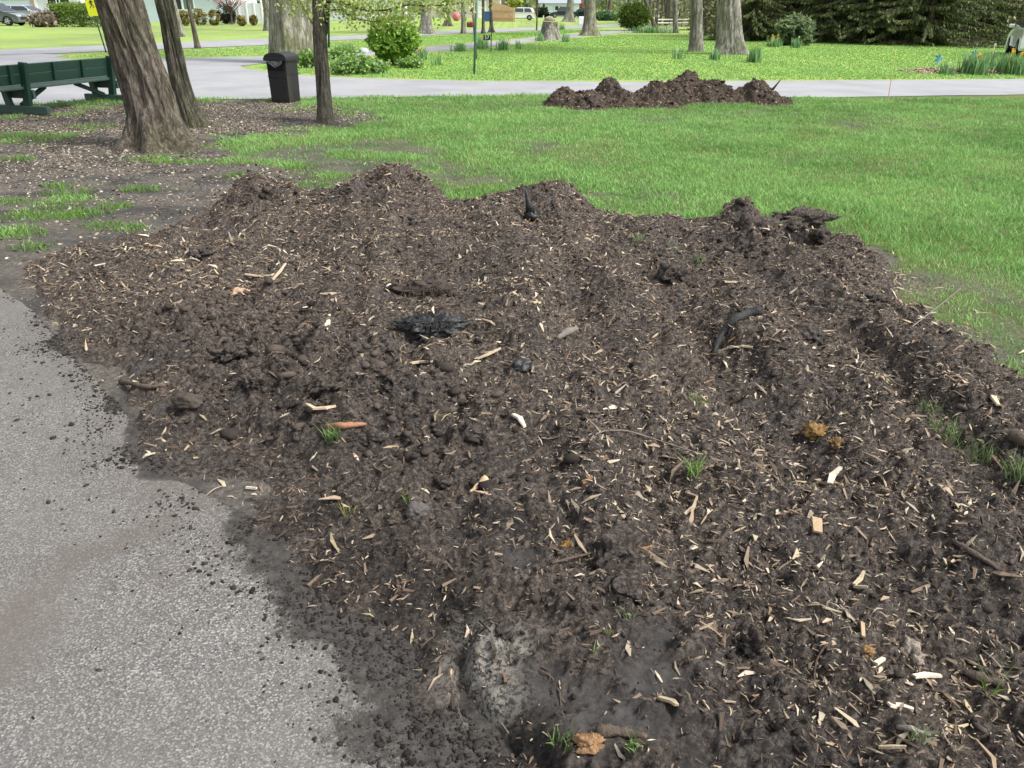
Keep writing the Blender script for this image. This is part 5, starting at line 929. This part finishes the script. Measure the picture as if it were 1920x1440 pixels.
# ------------------------------------------------------------------ houses
def siding(name, c, sc=7.0, vert=False, var=.08):
    t = NT(name, .7, .3); w_ = t.n('ShaderNodeTexWave'); w_.wave_type = 'BANDS'; w_.bands_direction = 'X' if vert else 'Z'; w_.wave_profile = 'SAW'; w_.inputs['Scale'].default_value = sc / 6.28 * 3.14; t.l(t.pos(), w_.inputs[0]); n = t.noise(1.5, 4)
    t.color(t.mix(n, tuple(x * (1 - var) for x in c), tuple(min(.9, x * (1 + var)) for x in c))); t.bump(w_.outputs['Fac'], .6, .02); return t.m
M_roof = plain('roof_shingle', (.16, .17, .20), .9, .3, 5, bump=.5, bs=9); M_glass = plain('window_glass', (.03, .035, .045), .1, .3, .6, .8); M_glassg = plain('window_glass_green', (.12, .2, .18), .15, .3, .6, .8)
def house(label, u0, u1, v, depth, eave, mat, wins=(), doors=(), rise=2.2, roofmat=None, name='house', yoff=0, hip=False, ov=.35):
    a = g(u0, v); b = g(u1, v); y = (a.y + b.y) / 2 + yoff; f_ = y / ((a.y + b.y) / 2); x0 = a.x * y / a.y; x1 = b.x * y / b.y; W_ = x1 - x0; t = thing(name, label, 'house', (x0, y, 0))
    mb = MB(); mb.box((W_ / 2, depth / 2, eave / 2 - .05), (W_, depth, eave + .1)); mb.build('wall', mat, t)
    mb = MB(); e = eave
    A = [(-ov, -ov, e), (W_ + ov, -ov, e), (W_ + ov, depth + ov, e), (-ov, depth + ov, e)]; rx = 2.5 if hip else 0; Bq = [(-ov + rx, depth / 2, e + rise), (W_ + ov - rx, depth / 2, e + rise)]
    mb.add([(x, y_, z + k) for k in (.02, .2) for x, y_, z in A] + [(x, y_, z + .2) for x, y_, z in Bq], [(3, 2, 1, 0), (0, 1, 5, 4), (2, 3, 7, 6), (1, 2, 6, 5), (3, 0, 4, 7), (4, 5, 9, 8), (6, 7, 8, 9), (5, 6, 9), (7, 4, 8)]); mb.build('roof', roofmat or M_roof, t)
    mb = MB(); mb.box((W_ / 2, -ov - .05, e + .1), (W_ + 2 * ov, .1, .16)); mb.build('gutter', M_white, t)
    def X(u): q_ = g(u, v); return q_.x * y / q_.y - x0
    for (ua, ub, z0_, z1_, nm, gm, np_) in wins:
        xa, xb = X(ua), X(ub); w_ = xb - xa; h_ = z1_ - z0_; mb = MB(); F_ = .09
        for c_, s_ in (((xa + w_ / 2, -.03, z0_), (w_ + .2, .12, F_)), ((xa + w_ / 2, -.03, z1_), (w_ + .2, .12, F_)), ((xa, -.035, z0_ + h_ / 2), (F_, .12, h_)), ((xb, -.035, z0_ + h_ / 2), (F_, .12, h_))): mb.box(c_, s_)
        for k in range(1, np_): mb.box((xa + w_ * k / np_, -.028, z0_ + h_ / 2), (.07, .1, h_ - F_))
        wo = mb.build(nm, M_white, t); mb = MB(); mb.box((xa + w_ / 2, -.012, z0_ + h_ / 2), (w_ - .04, .03, h_ - .04)); mb.build('pane', gm, wo)
    for (ua, ub, z1_, nm, mt) in doors:
        xa, xb = X(ua), X(ub); mb = MB(); mb.box(((xa + xb) / 2, -.02, z1_ / 2), (xb - xa, .06, z1_)); do_ = mb.build(nm, mt, t); mb = MB()
        for k in range(1, 4): mb.box(((xa + xb) / 2, -.056, z1_ * k / 4), (xb - xa - .1, .012, .03))
        mb.build('panel_line', plain('line%d' % int(ua + 500), (.5, .52, .55), .7), do_)
    return t, X
M_bluew = siding('blue_white_siding', (.58, .66, .76), 8); M_brickw = plain('white_brick', (.66, .68, .72), .8, .12, 4, bump=.3, bs=9); M_cream = siding('cream_siding', (.62, .56, .48), 6); M_vinyl = siding('white_vinyl', (.72, .77, .84), 5, True)
h1, X1 = house('pale blue grey house with a white garage door behind the parked cars', -90, 160, 42, 9, 3.0, M_brickw, [(98, 121, .9, 2.5, 'window', M_glass, 1), (115, 140, .7, 2.5, 'window', M_glass, 1), (2, 26, 1.95, 2.3, 'garage_window', M_glass, 1), (32, 58, 1.95, 2.3, 'garage_window', M_glass, 1)], [(-60, 66, 2.45, 'garage_door', M_bluew)])
mb = MB(); xq = X1(71); mb.box((xq, -.08, 1.5), (.22, .16, 3.0)); mb.build('corner_post', plain('corner_brown', (.42, .28, .22), .8), h1); mb = MB(); mb.box((xq + .25, -.07, 1.5), (.2, .14, 3.0)); mb.build('corner_board', M_white, h1)
h2, X2 = house('light blue sided house behind the clipped ball shrubs', 200, 436, 42, 9, 3.0, M_bluew, [(326, 347, 1.15, 2.6, 'window', M_glass, 1), (349, 369, 1.15, 2.6, 'window', M_glassg, 1), (230, 262, 1.1, 2.5, 'window', M_glass, 2)])
h3, X3 = house('white garage wing behind the slim young tree', 560, 655, 37.5, 8, 2.9, siding('white_siding', (.70, .74, .80), 7), [(575, 600, 1.2, 2.3, 'window', M_glass, 2)])
h4, X4 = house('white house with a wide garage door above the bright green shrub', 668, 762, 38.5, 9, 2.9, siding('white_siding_far', (.72, .75, .80), 6), [(740, 752, .8, 2.2, 'window', M_glass, 1)], [(684, 733, 2.2, 'garage_door', M_white)])
h5, X5 = house('cream house with a white posted porch beyond the grey trunks', 808, 938, 33.5, 10, 3.2, M_cream, [(828, 838, .9, 2.6, 'window', M_glass, 1), (880, 890, .9, 2.4, 'window', M_glass, 1)], [(896, 912, 2.6, 'garage_door', M_white)])
for u in (845, 856, 866): mb = MB(); mb.box((X5(u), -1.2, 1.55), (.22, .22, 3.1)); mb.build('porch_post', M_white, h5)
mb = MB(); mb.box((X5(856), -.9, 3.1), (X5(872) - X5(840), 1.8, .12)); mb.build('porch_roof', M_roof, h5)
h6, X6 = house('light blue house with a low grey shingle roof behind the dark pickup', 1012, 1085, 32.5, 10, 2.45, siding('light_blue_siding', (.62, .72, .80), 6), [(1040, 1047, 1.2, 2.0, 'window', M_glass, 1)], rise=3.5, roofmat=plain('roof_blue_grey', (.28, .32, .40), .9, .2, 5))
# white panel fence
a = g(437, 45); b = g(502, 45); tf = thing('panel_fence', 'tall white vinyl panel fence left of the massive grey tree', 'fence', (a.x, a.y, 0)); Wf = b.x - a.x; npn = 4
for k in range(npn + 1): mb = MB(); mb.box((Wf * k / npn, 0, .95), (.14, .14, 1.95)); mb.lathe([(.1, 1.93), (.11, 1.97), (.001, 2.06)], (Wf * k / npn, 0, 0), 4); mb.build('fence_post', M_white, tf)
for k in range(npn): mb = MB(); mb.box((Wf * (k + .5) / npn, 0, .95), (Wf / npn - .14, .05, 1.7)); mb.build('panel', M_vinyl, tf)
a = g(926, 40); b = g(964, 41); tf = thing('board_fence', 'tan wooden board fence at the end of the cream house', 'fence', (a.x, a.y, 0)); d_ = Vector((b.x - a.x, b.y - a.y, 0)); M_fence = plain('fence_tan', (.52, .34, .2), .8, .2)
n = 13
for k in range(n): mb = MB(); p = d_ * (k / (n - 1)); hh = 2.3 * (1 - .35 * k / n); mb.box(p + Vector((0, 0, hh / 2)), (.2, .05, hh)); mb.build('board', M_fence, tf)
for z in (.4, 1.25): mb = MB(); mb.bar(Vector((0, .06, z)), d_ + Vector((0, .06, z)), .05, .1); mb.build('rail', M_fence, tf)
# ------------------------------------------------------------------ vehicles
M_tyre = plain('tyre', (.012, .012, .012), .85); M_rim = plain('rim_metal', (.55, .56, .58), .3, .1, 5, .5, .7); M_lampc = plain('lamp_clear', (.7, .72, .75), .15, .1, 5, .7); M_lampr = plain('lamp_red', (.45, .02, .02), .25); M_trim = plain('trim_black', (.015, .015, .016), .6)
def carpaint(nm, c): t = NT(nm, .28, .5); t.color(c); t.b.inputs['Coat Weight'].default_value = .6; t.b.inputs['Metallic'].default_value = .2; return t.m
def vehicle(name, label, cat, loc, rz, paint, L=4.6, W=1.85, H=1.66, wr=.36, kind='suv', wx=(-1.42, 1.42), rimm=None):
    t = thing(name, label, cat, loc, rz); hl = L / 2; hw = W / 2; bl = 1.0 if kind != 'van' else 1.1
    # lower body: side outline with wheel arches, skinned across the width with a soft shoulder
    top = [(-hl, .55), (-hl + .02, .85), (-hl + .12, bl + .02), (-hl + .5, bl + .06), (0, bl), (hl - 1.25, bl - .01), (hl - .6, bl - .10), (hl - .15, bl - .22), (hl - .02, .62)]
    bot = [(hl, .35), (hl - .12, .24)]
    def arch(cx): return [(cx + (wr + .06) * math.cos(a), max(.24, .24 + wr * .3 + (wr + .03) * math.sin(a))) for a in [math.pi * k / 8 for k in range(9)]]
    prof = top + bot + arch(wx[1]) + arch(wx[0]) + [(-hl + .1, .24), (-hl, .36)]
    me_v = []; secs = [(-hw * .93, .985, .0), (-hw, 1, .0), (-hw, 1, 0), (hw, 1, 0), (hw * .93, .985, 0)]
    n = len(prof); V = []; 
    for yy, sc_, _ in secs: V += [(x * sc_, yy, .6 + (z - .6) * sc_) for x, z in prof]
    Fc = [tuple(range(n))[::-1], tuple(range(4 * n, 5 * n))] + [(s * n + k, s * n + (k + 1) % n, (s + 1) * n + (k + 1) % n, (s + 1) * n + k) for s in range(4) for k in range(n)]
    V2 = V[:]; mb = MB(); mb.add(V2, Fc); body = mb.build('body', paint, t, bev=.03)
    # cabin
    if kind == 'pickup': gp = [(-.55, bl), (-.42, H - .05), (.75, H), (1.45, bl - .02)]
    else: gp = [(-hl + .12, bl + .03), (-hl + .42, H - .06), (-hl + 1.1, H), (.35, H - .01), (1.28, bl - .02)]
    k = .80; V = []; m = len(gp)
    for sgn in (-1, 1): V += [(x, sgn * hw * (.97 if z < bl + .1 else k), z) for x, z in gp]
    mb = MB(); mb.add(V, [tuple(range(m)), tuple(range(2 * m - 1, m - 1, -1))] + [(i, i + m, (i + 1) % m + m, (i + 1) % m) for i in range(m)]); mb.build('cabin', paint, t, bev=.04)
    # glass
    zb, zt = bl + .06, H - .10
    for sgn in (-1, 1):
        def yy(z): return sgn * (hw * (.97 + (k - .97) * (z - bl) / (H - bl)) + .012)
        xa = gp[0][0] + (.38 if kind != 'pickup' else .14); xb = gp[-2][0] + .02; mid = (xa + xb) / 2 + .1
        for (p0, p1, q0, q1) in ((xa, xa + .28 if kind != 'pickup' else xa + .05, mid - .05, mid - .05), (mid + .05, mid + .05, gp[-1][0] - .25, gp[-2][0] + .12)):
            mb = MB(); P = [(p0, yy(zb), zb), (q0, yy(zb), zb), (q1, yy(zt), zt), (p1, yy(zt), zt)]; P += [(a_, b_ - sgn * .02, c_) for a_, b_, c_ in P]; mb.add(P, [(0, 1, 2, 3), (7, 6, 5, 4), (0, 4, 5, 1), (1, 5, 6, 2), (2, 6, 7, 3), (3, 7, 4, 0)]); mb.build('side_window', M_glass, t)
    def slab(a, b, nm, w0, w1):
        A = Vector((a[0], 0, a[1])); B_ = Vector((b[0], 0, b[1])); d = (B_ - A); nr_ = Vector((-d.z, 0, d.x)).normalized(); nr_ = nr_ if nr_.z > 0 else -nr_
        A = A.lerp(B_, .12); B_ = A.lerp(B_, .9); mb = MB(); P = [A + Vector((0, -w0, 0)), A + Vector((0, w0, 0)), B_ + Vector((0, w1, 0)), B_ + Vector((0, -w1, 0))]; P = [p + nr_ * .012 for p in P] + [p - nr_ * .01 for p in P]; mb.add(P, [(0, 1, 2, 3), (7, 6, 5, 4), (0, 4, 5, 1), (1, 5, 6, 2), (2, 6, 7, 3), (3, 7, 4, 0)]); mb.build(nm, M_glass, t)
    slab(gp[-1], gp[-2], 'windscreen', hw * .88, hw * .72); slab(gp[0], gp[1], 'rear_window', hw * .84, hw * .72)
    for sgn in (-1, 1):
        mb = MB(); mb.box((hl - .13, sgn * hw * .72, bl - .27), (.30, .36, .13)); mb.build('headlight', M_lampc, t, bev=.03); mb = MB(); mb.box((-hl + .06, sgn * hw * .82, bl - .08), (.2, .24, .26)); mb.build('taillight', M_lampr, t, bev=.02)
        mb = MB(); mb.box((.95, sgn * (hw + .08), bl + .09), (.12, .2, .14)); mb.build('mirror', paint, t, bev=.03)
        for cx in wx:
            mb = MB(); mb.lathe([(wr * .62, -.11), (wr * .95, -.10), (wr, -.06), (wr, .06), (wr * .95, .10), (wr * .62, .11)], (0, 0, 0), 28, 'Y'); wo = mb.build('wheel', M_tyre, t, (cx, sgn * (hw - .10), wr), smooth=True)
            mb = MB(); mb.lathe([(wr * .66, sgn * .09), (wr * .6, sgn * .06), (wr * .56, sgn * .04), (.001, sgn * .04)], (0, 0, 0), 24, 'Y')
            mr = mb.build('rim', M_trim if rimm is None else rimm, wo); mb = MB()
            for q_ in range(5):
                a = q_ * 1.2566; mb.bar((.04 * math.cos(a), sgn * .085, .04 * math.sin(a)), (wr * .62 * math.cos(a), sgn * .085, wr * .62 * math.sin(a)), .03, .07)
            mb.lathe([(.07, sgn * .06), (.07, sgn * .1), (.001, sgn * .105)], (0, 0, 0), 12, 'Y'); mb.lathe([(wr * .58, sgn * .07), (wr * .66, sgn * .1), (wr * .68, sgn * .08)], (0, 0, 0), 24, 'Y'); mb.build('spokes', M_rim if rimm is None else rimm, wo)
    mb = MB(); mb.box((hl - .03, 0, .55), (.08, W * .62, .22)); mb.build('grille', M_trim, t, bev=.01); mb = MB(); mb.box((0, 0, .27), (L * .92, W * .92, .08)); mb.build('underbody', M_trim, t)
    mb = MB(); mb.box((-hl - .005, 0, .72), (.03, .5, .12)); mb.build('number_plate', M_white, t)
    return t
pw = g(17, 48.5); vehicle('parked_suv', 'dark grey SUV parked at the far left in front of the garage', 'car', (pw.x - 1.42, pw.y + .9, 0), 0, carpaint('paint_grey', (.12, .14, .16)))
pw = g(42, 46.5); vehicle('parked_car', 'silver car behind the dark grey SUV, its front wheel showing past it', 'car', (pw.x - 1.42, pw.y + 3.2, 0), 0, carpaint('paint_silver', (.42, .48, .54)), H=1.5)
pw = g(974, 38); vehicle('parked_suv', 'white SUV parked beyond the street beside the wooden fence', 'car', (pw.x, pw.y + 1, 0), R(180), carpaint('paint_white', (.78, .79, .8)))
pw = g(1058, 33.5); vehicle('pickup_truck', 'dark pickup truck half hidden behind the grey forked trunk', 'pickup truck', (pw.x, pw.y + 1, 0), R(180), carpaint('paint_black', (.03, .035, .045)), 5.6, 2.0, 1.9, .40, 'pickup', (-1.8, 1.75))
pw = g(1906, 107); vehicle('parked_car', 'white car at the right edge of the picture behind the daffodils', 'car', tuple(pw - Matrix.Rotation(R(66), 3, 'Z') @ Vector((-1.42, .82, 0))), R(66), carpaint('paint_white2', (.80, .82, .84)), 4.6, 1.85, 1.6, .34)
#PART2 end
# ------------------------------------------------------------------ light
w = bpy.data.worlds.new('World'); S.world = w; w.use_nodes = True; nt = w.node_tree
sk = nt.nodes.new('ShaderNodeTexSky'); sk.sky_type = 'NISHITA'; sk.sun_disc = False; sk.sun_elevation = R(52); sk.sun_rotation = R(106); sk.air_density = 1.0; sk.dust_density = 3.5; sk.ozone_density = 1.2
hs = nt.nodes.new('ShaderNodeHueSaturation'); hs.inputs['Saturation'].default_value = .3; nt.links.new(sk.outputs[0], hs.inputs['Color'])
bg = nt.nodes['Background']; bg.inputs[1].default_value = .15; nt.links.new(hs.outputs[0], bg.inputs[0])
sl = bpy.data.lights.new('sun', 'SUN'); sl.energy = 2.3; sl.angle = R(11); sl.color = (1, .96, .9); so = bpy.data.objects.new('sun', sl); COL.objects.link(so)
az = R(106); el = R(52); dv = Vector((math.sin(az) * math.cos(el), math.cos(az) * math.cos(el), math.sin(el))); so.rotation_euler = dv.to_track_quat('Z', 'Y').to_euler()
S.view_settings.view_transform = 'Standard'; S.view_settings.look = 'None'; S.view_settings.exposure = .86; S.view_settings.gamma = 1
S.render.resolution_x = 1024; S.render.resolution_y = 768
S.render.engine = 'CYCLES'
